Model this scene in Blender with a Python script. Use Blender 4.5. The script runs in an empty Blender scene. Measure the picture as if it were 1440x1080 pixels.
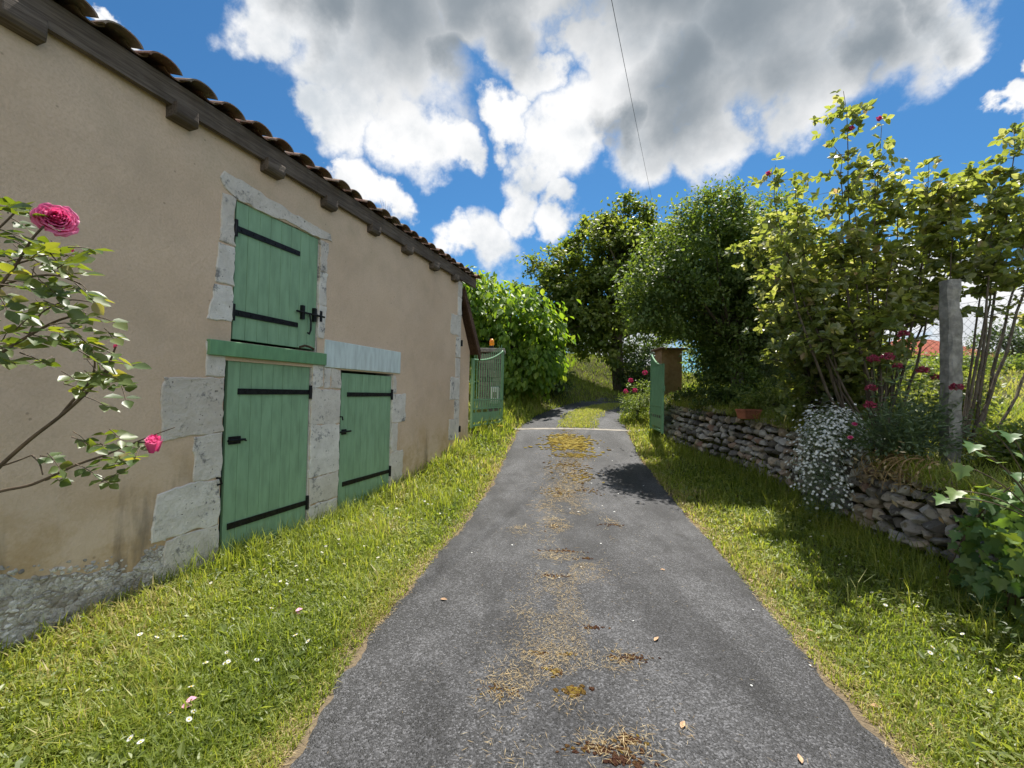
import bpy, math, random
import numpy as np
from mathutils import Vector, Matrix, Quaternion
R = math.radians
rng = np.random.default_rng(7)
random.seed(7)
S = bpy.context.scene
COL = S.collection

# ------------------------------------------------------------------ camera geometry (used to survey the place)
FPX = 600.0
PITCH, ROLL, TW = R(1.13), R(1.24), .328
_cp, _sp = math.cos(PITCH), math.sin(PITCH)
_fw = np.array([0, _cp, _sp]); _up = np.array([0, -_sp, _cp]); _rt = np.array([1., 0, 0])
_RR = math.cos(ROLL)*_rt + math.sin(ROLL)*_up
_UU = -math.sin(ROLL)*_rt + math.cos(ROLL)*_up
CAM = np.array([0, 0, 1.6])
def ray(u, y): return (u-720)/FPX*_RR - (y-540)/FPX*_UU + _fw
def at(u, y, Y):
    q = ray(u, y); return CAM + q*(Y/q[1])
WN = math.hypot(1, TW); WD = np.array([TW/WN, 1/WN, 0]); WNN = np.array([1/WN, -TW/WN, 0]); WA = 3.78643
WO = np.array([-WA, 0, 0])
def onwall(u, y):
    q = ray(u, y); k = (-WA/WN)/(q@WNN); p = CAM + k*q
    return float((p-WO)@WD), float(p[2])

# ------------------------------------------------------------------ noise
def _h(ix, iy, iz):
    n = (ix*374761393 + iy*668265263 + iz*1274126177) & 0xffffffff
    n = ((n ^ (n >> 13))*1274126177) & 0xffffffff
    return ((n ^ (n >> 16)) & 0xffff)/65535.0
def vn(x, y=0., z=0.):
    x, y, z = np.broadcast_arrays(np.asarray(x, float), np.asarray(y, float), np.asarray(z, float))
    xi, yi, zi = [np.floor(a).astype(np.int64) for a in (x, y, z)]
    fx, fy, fz = x-xi, y-yi, z-zi
    fx, fy, fz = [a*a*(3-2*a) for a in (fx, fy, fz)]
    r = 0
    for dx in (0, 1):
        for dy in (0, 1):
            for dz in (0, 1):
                w = (fx if dx else 1-fx)*(fy if dy else 1-fy)*(fz if dz else 1-fz)
                r = r + w*_h(xi+dx, yi+dy, zi+dz)
    return r*2-1
def fbm(x, y=0., z=0., o=4):
    r = 0; a = 1; t = 0
    for k in range(o):
        r = r + a*vn(np.asarray(x)*2**k+17*k, np.asarray(y)*2**k+5*k, np.asarray(z)*2**k); t += a; a *= .5
    return r/t
def sst(a, b, x):
    t = np.clip((np.asarray(x, float)-a)/(b-a), 0, 1); return t*t*(3-2*t)

# ------------------------------------------------------------------ mesh building
class MB:
    def __init__(s): s.V = []; s.F = []; s.A = []; s.n = 0
    def add(s, V, F, rnd=0., mat=0):
        V = np.asarray(V, float).reshape(-1, 3)
        F = np.asarray(F, np.int64)
        s.V.append(V); s.F.append((F+s.n, mat)); s.A.append(np.broadcast_to(np.asarray(rnd, float), (len(V),)).copy())
        s.n += len(V); return s
    def box(s, x0, x1, y0, y1, z0, z1, rnd=0., mat=0, M=None):
        V = np.array([(x, y, z) for x in (x0, x1) for y in (y0, y1) for z in (z0, z1)], float)
        if M is not None: V = V@M[0].T + M[1]
        return s.add(V, [[0, 1, 3, 2], [4, 6, 7, 5], [0, 4, 5, 1], [2, 3, 7, 6], [0, 2, 6, 4], [1, 5, 7, 3]], rnd, mat)
    def tube(s, P, rad, k=6, rnd=0., mat=0, cap=True):
        P = np.asarray(P, float); m = len(P)
        rad = np.broadcast_to(np.asarray(rad, float), (m,))
        T = np.gradient(P, axis=0); T /= np.linalg.norm(T, axis=1)[:, None]+1e-12
        a = np.array([0, 0, 1.]) if abs(T[0][2]) < .9 else np.array([1., 0, 0])
        N = np.zeros_like(P); b = a - T[0]*(a@T[0]); N[0] = b/np.linalg.norm(b)
        for i in range(1, m):
            b = N[i-1]-T[i]*(N[i-1]@T[i]); N[i] = b/(np.linalg.norm(b)+1e-12)
        B = np.cross(T, N)
        th = np.arange(k)*2*math.pi/k
        V = P[:, None, :] + rad[:, None, None]*(np.cos(th)[None, :, None]*N[:, None, :]+np.sin(th)[None, :, None]*B[:, None, :])
        i = np.arange(m-1)[:, None]*k; j = np.arange(k)[None, :]; j2 = (j+1) % k
        F = np.stack([i+j, i+j2, i+k+j2, i+k+j], -1).reshape(-1, 4)
        n0 = s.n
        s.add(V.reshape(-1, 3), F, rnd, mat)
        if cap and k > 2:
            s.F.append((np.array([[n0+q for q in range(k)][::-1]]), mat)); s.F.append((np.array([[n0+(m-1)*k+q for q in range(k)]]), mat))
        return s
    def lathe(s, prof, c=(0, 0, 0), k=20, rnd=0., mat=0):
        prof = np.asarray(prof, float); th = np.arange(k)*2*math.pi/k
        V = np.stack([prof[:, 0][:, None]*np.cos(th), prof[:, 0][:, None]*np.sin(th), np.repeat(prof[:, 1][:, None], k, 1)], -1)+np.asarray(c)
        m = len(prof); i = np.arange(m-1)[:, None]*k; j = np.arange(k)[None, :]; j2 = (j+1) % k
        return s.add(V.reshape(-1, 3), np.stack([i+j, i+j2, i+k+j2, i+k+j], -1).reshape(-1, 4), rnd, mat)
    def mesh(s, name, mats, smooth=False, off=None):
        V = np.concatenate(s.V) if s.V else np.zeros((0, 3))
        if off is not None: V = V-np.asarray(off, float)
        me = bpy.data.meshes.new(name)
        nl = sum(f.size for f, _ in s.F); nf = sum(len(f) for f, _ in s.F)
        me.vertices.add(len(V)); me.vertices.foreach_set('co', V.astype(np.float32).ravel())
        me.loops.add(nl); me.polygons.add(nf)
        li = np.concatenate([f.ravel() for f, _ in s.F]).astype(np.int32)
        tot = np.concatenate([np.full(len(f), f.shape[1]) for f, _ in s.F]).astype(np.int32)
        st = np.concatenate([[0], np.cumsum(tot)[:-1]]).astype(np.int32)
        mi = np.concatenate([np.full(len(f), m) for f, m in s.F]).astype(np.int32)
        me.loops.foreach_set('vertex_index', li)
        me.polygons.foreach_set('loop_start', st)
        me.polygons.foreach_set('material_index', mi)
        me.polygons.foreach_set('use_smooth', np.full(nf, smooth))
        a = me.attributes.new('rnd', 'FLOAT', 'POINT'); a.data.foreach_set('value', np.concatenate(s.A).astype(np.float32))
        for m in (mats if isinstance(mats, (list, tuple)) else [mats]): me.materials.append(m)
        me.update(calc_edges=True); me.validate()
        return me
    def build(s, name, mats, parent=None, smooth=False, world=False, bevel=0):
        off = parent.location if (world and parent) else None
        o = bpy.data.objects.new(name, s.mesh(name, mats, smooth, off)); COL.objects.link(o)
        if parent: o.parent = parent
        if bevel:
            b = o.modifiers.new('bevel', 'BEVEL'); b.width = bevel; b.segments = 2; b.limit_method = 'ANGLE'
        return o
def tag(o, label=None, cat=None, group=None, kind=None):
    for k, v in (('label', label), ('category', cat), ('group', group), ('kind', kind)):
        if v: o[k] = v
    return o
def thing(name, label, cat, loc=(0, 0, 0), group=None, rz=0):
    o = bpy.data.objects.new(name, None); COL.objects.link(o); o.location = [float(q) for q in loc]; o.rotation_euler = (0, 0, rz)
    o.empty_display_size = .1
    return tag(o, label, cat, group)

def unit(v): v = np.asarray(v, float); return v/(np.linalg.norm(v, axis=-1, keepdims=True)+1e-12)
def frames(D, UPN):
    D = unit(D); X = unit(np.cross(D, UPN)); Nn = np.cross(X, D); return D, X, Nn
LEAF5 = np.array([(0, 0, 0), (.42, -.5, .0), (.42, .5, .0), (1, 0, -.05), (.5, 0, -.12)])   # along, across, normal
LEAF9 = np.array([(0, 0, 0), (.22, -.36, .04), (.52, -.5, .07), (.82, -.26, .0), (1.02, 0, -.08), (.82, .26, .0), (.52, .5, .07), (.22, .36, .04), (.5, 0, -.06)])
def leaves(mb, P, D, N, L, W, rnd=None, shape=LEAF5, mat=0):
    """many leaves at once: base points P, along D, facing N, length L, width W"""
    P = np.asarray(P, float); n = len(P)
    if n == 0: return
    D, X, Nn = frames(D, N)
    L = np.broadcast_to(np.asarray(L, float), (n,)); W = np.broadcast_to(np.asarray(W, float), (n,))
    s = shape; k = len(s)
    V = P[:, None, :] + s[None, :, 0, None]*L[:, None, None]*D[:, None, :] + s[None, :, 1, None]*W[:, None, None]*X[:, None, :] + s[None, :, 2, None]*W[:, None, None]*Nn[:, None, :]*1.6
    b = np.arange(n)[:, None, None]*k
    if k == 5: F = np.array([[0, 4, 3, 1], [0, 2, 3, 4]])
    elif k == 4: F = np.array([[0, 1, 3, 2]])
    elif k > 9: F = np.array([[0, 1+i, 1+(i+1) % (k-1)] for i in range(k-1)])
    else: F = np.array([[0, 8, 2, 1], [8, 4, 3, 2], [0, 7, 6, 8], [8, 6, 5, 4]])
    if rnd is None: rnd = rng.random(n)
    mb.add(V.reshape(-1, 3), (b+F[None]).reshape(-1, F.shape[1]), np.repeat(rnd, k), mat)
def rdir(n, zmin=-1, zmax=1):
    z = rng.uniform(zmin, zmax, n); a = rng.uniform(0, 2*math.pi, n); r = np.sqrt(1-z*z)
    return np.stack([r*np.cos(a), r*np.sin(a), z], 1)

# ------------------------------------------------------------------ materials
class M:
    def __init__(s, name=None, tree=None):
        if tree is None:
            s.m = bpy.data.materials.new(name); s.m.use_nodes = True; s.t = s.m.node_tree
            s.t.nodes.clear(); s.out = s.t.nodes.new('ShaderNodeOutputMaterial')
        else: s.t = tree
    def n(s, typ, ins=None, **props):
        nd = s.t.nodes.new('ShaderNode'+typ)
        for k, v in props.items(): setattr(nd, k, v)
        for k, v in (ins or {}).items():
            sk = nd.inputs[k]
            if hasattr(v, 'links') or isinstance(v, bpy.types.NodeSocket): s.t.links.new(v, sk)
            else:
                if sk.type == 'RGBA' and len(v) == 3: v = (*v, 1)
                sk.default_value = v
        return nd
    def co(s, w='Object'): return s.n('TexCoord').outputs[w]
    def map(s, v, sc=(1, 1, 1), rot=(0, 0, 0), loc=(0, 0, 0)): return s.n('Mapping', {'Vector': v, 'Scale': sc, 'Rotation': rot, 'Location': loc}).outputs[0]
    def noise(s, v, sc, det=4, ro=.55, dist=0): return s.n('TexNoise', {'Vector': v, 'Scale': sc, 'Detail': det, 'Roughness': ro, 'Distortion': dist}).outputs['Fac']
    def ncol(s, v, sc, det=2): return s.n('TexNoise', {'Vector': v, 'Scale': sc, 'Detail': det}).outputs['Color']
    def vor(s, v, sc, out='Distance', feature='F1', rnd=1.): return s.n('TexVoronoi', {'Vector': v, 'Scale': sc, 'Randomness': rnd}, feature=feature).outputs[out]
    def ramp(s, f, stops, interp='LINEAR'):
        nd = s.n('ValToRGB', {'Fac': f}); cr = nd.color_ramp; cr.interpolation = interp
        while len(cr.elements) < len(stops): cr.elements.new(.5)
        for e, (p, c) in zip(cr.elements, stops):
            e.position = p; e.color = (c, c, c, 1) if not hasattr(c, '__len__') else (*c, 1)
        return nd.outputs['Color']
    def mix(s, f, a, b, bt='MIX'): 
        nd = s.n('Mix', None, data_type='RGBA', blend_type=bt)
        for sk, v in ((nd.inputs[0], f), (nd.inputs[6], a), (nd.inputs[7], b)):
            if isinstance(v, bpy.types.NodeSocket): s.t.links.new(v, sk)
            else: sk.default_value = v if not hasattr(v, '__len__') else ((*v, 1) if len(v) == 3 else v)
        return nd.outputs[2]
    def ma(s, op, a, b=0., c=0., clamp=False):
        nd = s.n('Math', None, operation=op, use_clamp=clamp)
        for i, v in enumerate((a, b, c)):
            if isinstance(v, bpy.types.NodeSocket): s.t.links.new(v, nd.inputs[i])
            else: nd.inputs[i].default_value = v
        return nd.outputs[0]
    def sm(s, f, a, b): return s.n('MapRange', {'Value': f, 'From Min': a, 'From Max': b}, interpolation_type='SMOOTHSTEP').outputs[0]
    def attr(s, nm='rnd'): return s.n('Attribute', None, attribute_name=nm).outputs['Fac']
    def bump(s, h, st=.3, d=.01, nrm=None):
        i = {'Height': h, 'Strength': st, 'Distance': d}
        if nrm is not None: i['Normal'] = nrm
        return s.n('Bump', i).outputs[0]
    def sep(s, v): return s.n('SeparateXYZ', {'Vector': v}).outputs
    def pbr(s, col, rough=.8, nrm=None, metal=0., spec=.5, **kw):
        i = {'Base Color': col, 'Roughness': rough, 'Metallic': metal, 'Specular IOR Level': spec}
        if nrm is not None: i['Normal'] = nrm
        i.update(kw)
        return s.n('BsdfPrincipled', i).outputs[0]
    def done(s, sh): s.t.links.new(sh, s.out.inputs['Surface']); return s.m

def leaf_mat(name, stops, trans, tw=.4, rough=.45, spec=.5):
    m = M(name); r = m.attr()
    col = m.ramp(r, stops)
    ns = m.noise(m.co(), 14, 2)
    col = m.mix(m.ma('MULTIPLY', ns, .5), col, m.mix(1., col, (.55, .6, .5), 'MULTIPLY'))
    a = m.pbr(col, rough, spec=spec)
    tc = m.ramp(r, trans)
    b = m.n('BsdfTranslucent', {'Color': tc}).outputs[0]
    return m.done(m.n('MixShader', {0: tw, 1: a, 2: b}).outputs[0])
def simple(name, col, rough=.7, var=.35, sc=12, bump=.0, bs=60, metal=0., spec=.5, rndvar=0.):
    m = M(name); v = m.co(); ns = m.noise(v, sc, 5)
    c = m.mix(m.sm(ns, .3, .75), tuple(q*(1-var) for q in col), tuple(min(1, q*(1+var*.6)) for q in col))
    if rndvar: c = m.mix(m.ma('MULTIPLY', m.attr(), rndvar), c, m.mix(1., c, (.45, .45, .45), 'MULTIPLY'))
    nr = m.bump(m.noise(v, bs, 5), bump, .01) if bump else None
    return m.done(m.pbr(c, rough, nr, metal, spec))

MT = {}
# ground under the grass
m = M('soil'); v = m.co()
c = m.mix(m.sm(m.noise(v, 1.2, 5), .35, .65), (.06, .07, .018), (.085, .075, .028))
c = m.mix(m.sm(m.noise(v, 26, 4), .5, .75), c, (.07, .05, .03))
dn = m.ma('ADD', m.attr(), m.ma('MULTIPLY', m.ma('SUBTRACT', m.noise(v, 9, 4), .5), .8))
c = m.mix(m.sm(dn, .3, .7), c, m.mix(m.noise(v, 60, 4), (.09, .07, .045), (.21, .165, .11)))
MT['soil'] = m.done(m.pbr(c, .95, m.bump(m.noise(v, 40, 4), .8, .03), spec=.1))
# asphalt
m = M('asphalt'); v = m.co()
chip = m.vor(v, 125, 'Color'); cd = m.vor(v, 125)
g = m.sep(chip)[0]
big = m.noise(v, .9, 5, .6)
base = m.ramp(g, [(0., .012), (.5, .04), (.8, .08), (1., .20)])
base = m.mix(m.sm(m.noise(v, 420, 2), .55, .75), base, (.17, .17, .175))
worn = m.sm(m.ma('ADD', m.noise(v, 1.5, 5, .65), m.ma('MULTIPLY', m.noise(v, 30, 3), .25)), .56, .74)
base = m.mix(m.ma('MULTIPLY', worn, .55), base, m.ramp(g, [(0., .04), (.5, .105), (1., .25)]))
base = m.mix(m.ma('MULTIPLY', m.sm(m.noise(m.map(v, (1.6, .5, 1)), 1.1, 6, .65), .42, .60), .75), base, m.mix(1., base, (.42, .42, .43), 'MULTIPLY'))
base = m.mix(1., base, (.68, .685, .72), 'MULTIPLY')
crk = m.ma('MULTIPLY', m.sm(m.vor(m.n('VectorMath', {0: v, 1: m.n('VectorMath', {0: m.ncol(v, 3.5, 5), 'Scale': .5}, operation='SCALE').outputs[0]}, operation='ADD').outputs[0], 1.1, 'Distance', 'DISTANCE_TO_EDGE'), .012, .0), m.sm(m.noise(v, 1.3, 3), .5, .6))
base = m.mix(m.ma('MULTIPLY', crk, .8), base, (.012, .012, .012))
h = m.ma('ADD', m.ma('MULTIPLY', cd, -1.), m.ma('MULTIPLY', m.noise(v, 60, 4), .8))
MT['asphalt'] = m.done(m.pbr(base, m.ramp(g, [(0, .55), (1, .85)]), m.bump(h, .7, .008), spec=.35))
# render on the barn
m = M('lime_render'); v = m.co(); xyz = m.sep(v)
n1 = m.noise(v, .7, 5, .6); n2 = m.noise(v, 3.3, 5, .6); n3 = m.noise(v, 55, 4)
c = m.mix(m.sm(n1, .3, .7), (.62, .465, .335), (.70, .54, .40))
c = m.mix(m.ma('MULTIPLY', m.sm(n3, .35, .75), .3), c, (.45, .32, .21))
c = m.mix(m.ma('MULTIPLY', m.sm(m.noise(v, 1.7, 6, .7), .45, .72), .45), c, (.47, .36, .26))
c = m.mix(m.ma('MULTIPLY', m.sm(m.noise(v, 130, 3), .55, .75), .25), c, (.36, .27, .19))
low = m.ma('SUBTRACT', 1., m.sm(m.ma('ADD', xyz[2], m.ma('MULTIPLY', n2, -1.3)), -.35, .75))
c = m.mix(m.ma('MULTIPLY', low, .85), c, m.mix(m.sm(m.noise(v, 2.1, 6, .7), .38, .62), (.46, .315, .165), (.66, .51, .37)))
vs = m.noise(m.map(v, (2.2, 2.2, .45)), 1.6, 5, .6)
grime = m.ma('MULTIPLY', m.sm(vs, .52, .68), m.ma('SUBTRACT', 1., m.sm(xyz[2], .2, 1.3)))
c = m.mix(m.ma('MULTIPLY', grime, .85), c, (.15, .125, .10))
mossy = m.ma('MULTIPLY', m.sm(m.noise(v, 1.1, 4), .48, .7), m.sm(xyz[2], 3.0, 3.7))
c = m.mix(m.ma('MULTIPLY', mossy, .35), c, (.25, .24, .14))
spot = m.sm(m.vor(v, 6.5), .03, .075)
c = m.mix(m.ma('MULTIPLY', m.ma('SUBTRACT', 1., spot), .45), c, (.2, .14, .1))
hh = m.ma('ADD', m.ma('MULTIPLY', n3, .6), m.ma('MULTIPLY', m.noise(v, 9, 5), 1.))
MT['render'] = m.done(m.pbr(c, .95, m.bump(hh, .55, .012), spec=.15))
# limestone round the openings
m = M('limestone'); v = m.co()
n1 = m.noise(v, 5, 6, .65); n2 = m.noise(v, 28, 5, .7)
c = m.mix(m.sm(n1, .35, .65), (.64, .605, .55), (.78, .745, .69))
c = m.mix(m.ma('MULTIPLY', m.attr(), .5), c, (.46, .38, .30))
lich = m.sm(m.ma('ADD', m.noise(v, 3.2, 6, .7), m.ma('MULTIPLY', n2, .38)), .75, .86)
c = m.mix(m.ma('MULTIPLY', lich, .8), c, (.13, .13, .135))
pit = m.sm(m.noise(v, 42, 3, .5), .68, .74)
c = m.mix(m.ma('MULTIPLY', pit, .8), c, (.07, .065, .06))
h = m.ma('SUBTRACT', m.ma('ADD', m.noise(v, 14, 6, .65), m.ma('MULTIPLY', n2, .4)), m.ma('MULTIPLY', pit, .5))
MT['limestone'] = m.done(m.pbr(c, .92, m.bump(h, .8, .02), spec=.2))
# bare rubble at the foot of the wall
m = M('rubble'); v = m.co()
vw = m.n('VectorMath', {0: v, 1: m.n('VectorMath', {0: m.ncol(v, 9, 3), 'Scale': .10}, operation='SCALE').outputs[0]}, operation='ADD').outputs[0]
e1 = m.vor(vw, 13, 'Distance', 'DISTANCE_TO_EDGE'); k1 = m.vor(vw, 13, 'Color')
e2 = m.vor(vw, 30, 'Distance', 'DISTANCE_TO_EDGE'); 
g = m.sep(k1)[0]
c = m.ramp(g, [(0, (.34, .30, .26)), (.35, (.46, .42, .37)), (.7, (.56, .53, .48)), (1, (.64, .61, .56))])
c = m.mix(m.sm(m.noise(v, 20, 5), .45, .7), c, m.mix(1., c, (.5, .48, .46), 'MULTIPLY'))
gap = m.ma('MULTIPLY', m.ma('SUBTRACT', 1., m.sm(e1, .02, .09)), m.sm(m.noise(v, 5, 3), .35, .6))
c = m.mix(m.ma('MULTIPLY', gap, .9), c, (.30, .26, .215))
h = m.ma('ADD', m.ma('MULTIPLY', m.sm(e1, 0, .16), 1.), m.ma('ADD', m.ma('MULTIPLY', m.sm(e2, 0, .12), .4), m.ma('MULTIPLY', m.noise(v, 30, 5), .5)))
MT['rubble'] = m.done(m.pbr(c, .95, m.bump(h, .5, .012), spec=.15))
# painted doors
def paint(name, col):
    m = M(name); v = m.co()
    c = m.mix(m.sm(m.noise(m.map(v, (6, 6, 1.2)), 3, 5), .3, .7), tuple(q*.86 for q in col), tuple(q*1.1 for q in col))
    c = m.mix(m.ma('MULTIPLY', m.attr(), .22), c, m.mix(1., c, (.72, .76, .72), 'MULTIPLY'))
    spl = m.ma('MULTIPLY', m.sm(m.noise(v, 3, 5, .65), .5, .75), m.ma('SUBTRACT', 1., m.sm(m.sep(v)[2], 0., .5)))
    c = m.mix(m.ma('MULTIPLY', spl, .5), c, (.12, .13, .08))
    return m.done(m.pbr(c, .55, m.bump(m.noise(m.map(v, (30, 30, 4)), 4, 5), .25, .004), spec=.35))
MT['green'] = paint('green_paint', (.235, .385, .235))
MT['green_beam'] = paint('green_beam_paint', (.15, .31, .16))
MT['gate_green'] = paint('gate_green_paint', (.16, .32, .175))
MT['pale'] = paint('pale_grey_paint', (.58, .66, .65))
MT['iron'] = simple('black_iron', (.018, .018, .02), .5, .5, 30, .3, 80, .6)
MT['dark_void'] = simple('interior_shade', (.02, .018, .015), .9)
# weathered oak
def wood(name, a, b, ax=(1.2, 22, 22)):
    m = M(name); v = m.co(); g = m.noise(m.map(v, ax), 2.2, 6, .65, .6); n = m.noise(v, 2.5, 4)
    c = m.mix(m.sm(g, .3, .7), a, b); c = m.mix(m.ma('MULTIPLY', m.sm(n, .4, .7), .5), c, tuple(q*.5 for q in a))
    return m.done(m.pbr(c, .9, m.bump(g, .6, .012), spec=.15))
MT['oak'] = wood('weathered_oak', (.085, .066, .054), (.20, .165, .135))
MT['oak_red'] = wood('red_brown_wood', (.055, .03, .02), (.125, .075, .052))
m = M('clay_tile'); v = m.co(); r = m.attr()
c = m.ramp(r, [(0, (.16, .085, .06)), (.4, (.22, .13, .095)), (.75, (.18, .135, .105)), (1, (.27, .19, .14))])
c = m.mix(m.sm(m.noise(v, 9, 6, .65), .48, .66), c, (.13, .12, .095))
c = m.mix(m.ma('MULTIPLY', m.sm(m.noise(v, 38, 4), .58, .68), .7), c, (.30, .29, .22))
MT['tile'] = m.done(m.pbr(c, .9, m.bump(m.noise(v, 50, 4), .5, .006), spec=.15))
# field stone
m = M('field_stone'); v = m.co(); r = m.attr()
c = m.ramp(r, [(0, (.11, .10, .09)), (.3, (.27, .25, .23)), (.65, (.46, .435, .40)), (.86, (.44, .36, .27)), (1, (.30, .19, .15))])
n = m.noise(v, 17, 6, .7)
c = m.mix(m.sm(n, .5, .72), c, m.mix(1., c, (.35, .34, .34), 'MULTIPLY'))
c = m.mix(m.ma('MULTIPLY', m.sm(m.noise(v, 7, 5, .7), .58, .7), .8), c, (.52, .51, .47))
c = m.mix(m.ma('MULTIPLY', m.sm(m.noise(v, 5, 4, .7), .62, .72), .7), c, (.12, .10, .035))
MT['stone'] = m.done(m.pbr(c, .93, m.bump(m.ma('ADD', n, m.ma('MULTIPLY', m.noise(v, 70, 4), .35)), .8, .02), spec=.2))
m = M('pale_rubble_stone'); v = m.co(); r = m.attr()
c = m.ramp(r, [(0, (.40, .37, .33)), (.5, (.56, .53, .48)), (1, (.74, .71, .66))])
c = m.mix(m.sm(m.noise(v, 4, 6, .7), .42, .64), c, m.mix(1., c, (.5, .49, .48), 'MULTIPLY'))
MT['pebble'] = m.done(m.pbr(c, .95, m.bump(m.noise(v, 90, 5), .6, .006), spec=.15))
m = M('pillar_render'); v = m.co()
c = m.mix(m.sm(m.noise(v, 6, 6, .65), .3, .7), (.27, .155, .085), (.40, .25, .15))
MT['pillar'] = m.done(m.pbr(c, .95, m.bump(m.noise(v, 25, 5), .8, .02), spec=.1))
MT['concrete'] = simple('old_concrete', (.26, .25, .225), .95, .4, 14, .7, 60)
MT['strip'] = simple('threshold_concrete', (.25, .225, .19), .9, .4, 7, .4, 50)
MT['white_wall'] = simple('white_render', (.62, .58, .52), .9, .15, 2)
MT['terracotta'] = simple('terracotta', (.30, .10, .05), .8, .3, 14, .3)
MT['bark'] = wood('bark', (.07, .055, .04), (.17, .14, .105), (16, 16, 2))
MT['stem'] = simple('rose_stem', (.11, .075, .045), .7, .4, 25)
MT['green_stem'] = simple('green_stem', (.12, .17, .045), .6, .3, 25)
MT['wire'] = simple('galvanised_wire', (.16, .16, .165), .6, .3, 10, metal=.4)
MT['cable'] = simple('black_cable', (.015, .015, .017), .6)
MT['white_plastic'] = simple('white_plastic', (.62, .66, .68), .5, .1)
m = M('amber_plastic'); MT['amber'] = m.done(m.pbr((.95, .36, .01), .25, spec=.5, **{'Transmission Weight': .25, 'Subsurface Weight': .2}))
MT['yellow'] = simple('yellow_paint', (.75, .5, .04), .5, .2)

G1 = [(0, (.09, .125, .018)), (.35, (.165, .215, .03)), (.65, (.25, .295, .05)), (.85, (.34, .33, .09)), (1, (.42, .35, .16))]
G1t = [(0, (.22, .32, .02)), (.5, (.46, .55, .04)), (.85, (.62, .62, .08)), (1, (.62, .52, .2))]
MT['grass'] = leaf_mat('grass_blades', G1, G1t, .42, .5, .35)
MT['weed'] = leaf_mat('weed_leaves', [(0, (.08, .12, .03)), (.35, (.15, .19, .05)), (.7, (.25, .28, .08)), (1, (.33, .36, .17))], [(0, (.22, .34, .03)), (.6, (.48, .55, .06)), (1, (.6, .62, .16))], .42, .42, .4)
MT['straw'] = leaf_mat('straw', [(0, (.30, .20, .09)), (.5, (.42, .31, .16)), (1, (.55, .45, .28))], [(0, (.3, .2, .09)), (1, (.5, .4, .22))], .15, .7, .2)
MT['rose_leaf'] = leaf_mat('rose_leaves', [(0, (.05, .085, .03)), (.5, (.085, .125, .045)), (.85, (.15, .18, .07)), (1, (.24, .17, .08))], [(0, (.13, .22, .01)), (.6, (.38, .46, .02)), (1, (.7, .62, .06))], .32, .42, .5)
MT['tall_rose_leaf'] = leaf_mat('tall_rose_leaves', [(0, (.075, .11, .035)), (.5, (.13, .165, .055)), (.85, (.23, .24, .09)), (1, (.34, .20, .15))], [(0, (.20, .28, .02)), (.6, (.52, .57, .08)), (.9, (.75, .72, .22)), (1, (.65, .42, .2))], .42, .40, .8)
MT['jasmine'] = leaf_mat('dense_bush_leaves', [(0, (.05, .085, .025)), (.5, (.09, .14, .04)), (.85, (.16, .21, .07)), (1, (.30, .34, .16))], [(0, (.14, .25, .02)), (.6, (.32, .44, .04)), (1, (.5, .55, .1))], .40, .55, .4)
MT['lime'] = leaf_mat('broad_tree_leaves', [(0, (.055, .09, .018)), (.5, (.10, .14, .028)), (1, (.19, .21, .045))], [(0, (.16, .27, .02)), (.6, (.36, .45, .04)), (1, (.55, .55, .08))], .44, .5, .4)
MT['fig'] = leaf_mat('large_leaves', [(0, (0.064, 0.128, 0.023)), (.5, (0.109, 0.191, 0.032)), (1, (0.204, 0.281, 0.045))], [(0, (0.172, 0.369, 0.018)), (.5, (0.369, 0.566, 0.025)), (1, (0.615, 0.738, 0.049))], .40, .52, .35)
MT['shrub'] = leaf_mat('shrub_leaves', [(0, (0.078, 0.130, 0.023)), (.5, (0.143, 0.208, 0.039)), (1, (0.260, 0.286, 0.065))], [(0, (0.208, 0.364, 0.026)), (1, (0.546, 0.598, 0.078))], .38, .5, .35)
MT['dark_shrub'] = leaf_mat('dark_shrub_leaves', [(0, (.04, .07, .02)), (1, (.09, .13, .035))], [(0, (.08, .16, .02)), (1, (.2, .28, .04))], .3, .5, .35)
MT['grey_leaf'] = leaf_mat('grey_green_leaves', [(0, (.09, .13, .07)), (.5, (.13, .18, .10)), (1, (.19, .24, .14))], [(0, (.14, .22, .06)), (1, (.28, .38, .12))], .3, .5, .35)
MT['ivy'] = leaf_mat('ivy_leaves', [(0, (0.065, 0.130, 0.039)), (.6, (0.111, 0.195, 0.058)), (1, (0.195, 0.260, 0.078))], [(0, (0.156, 0.325, 0.026)), (1, (0.468, 0.624, 0.052))], .3, .45, .4)
MT['white_petal'] = leaf_mat('white_petals', [(0, (.72, .73, .72)), (1, (.86, .86, .84))], [(0, (.7, .72, .7)), (1, (.8, .8, .78))], .3, .6, .2)
MT['pink'] = leaf_mat('pink_petals', [(0, (.68, .035, .21)), (.5, (.80, .10, .34)), (1, (.88, .32, .52))], [(0, (.8, .02, .18)), (1, (.95, .2, .42))], .4, .5, .3)
MT['dark_pink'] = leaf_mat('deep_pink_petals', [(0, (.40, .02, .10)), (1, (.6, .08, .22))], [(0, (.55, .02, .14)), (1, (.75, .1, .26))], .35, .5, .3)
MT['valerian'] = leaf_mat('valerian_flowers', [(0, (.30, .03, .07)), (1, (.48, .10, .17))], [(0, (.36, .04, .09)), (1, (.5, .12, .18))], .3, .6, .2)
MT['pale_pink'] = simple('pale_pink_petal', (.75, .36, .48), .6, .2)
MT['dry_leaf'] = simple('dry_leaf', (.48, .30, .17), .8, .4, 30)
MT['daisy_eye'] = simple('daisy_eye', (.75, .5, .03), .8, .2)
m = M('moss'); v = m.co(); r = m.attr()
c = m.ramp(r, [(0, (.055, .026, .018)), (.25, (.085, .045, .025)), (.5, (.13, .085, .022)), (.75, (.23, .165, .03)), (1, (.31, .25, .07))])
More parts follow.
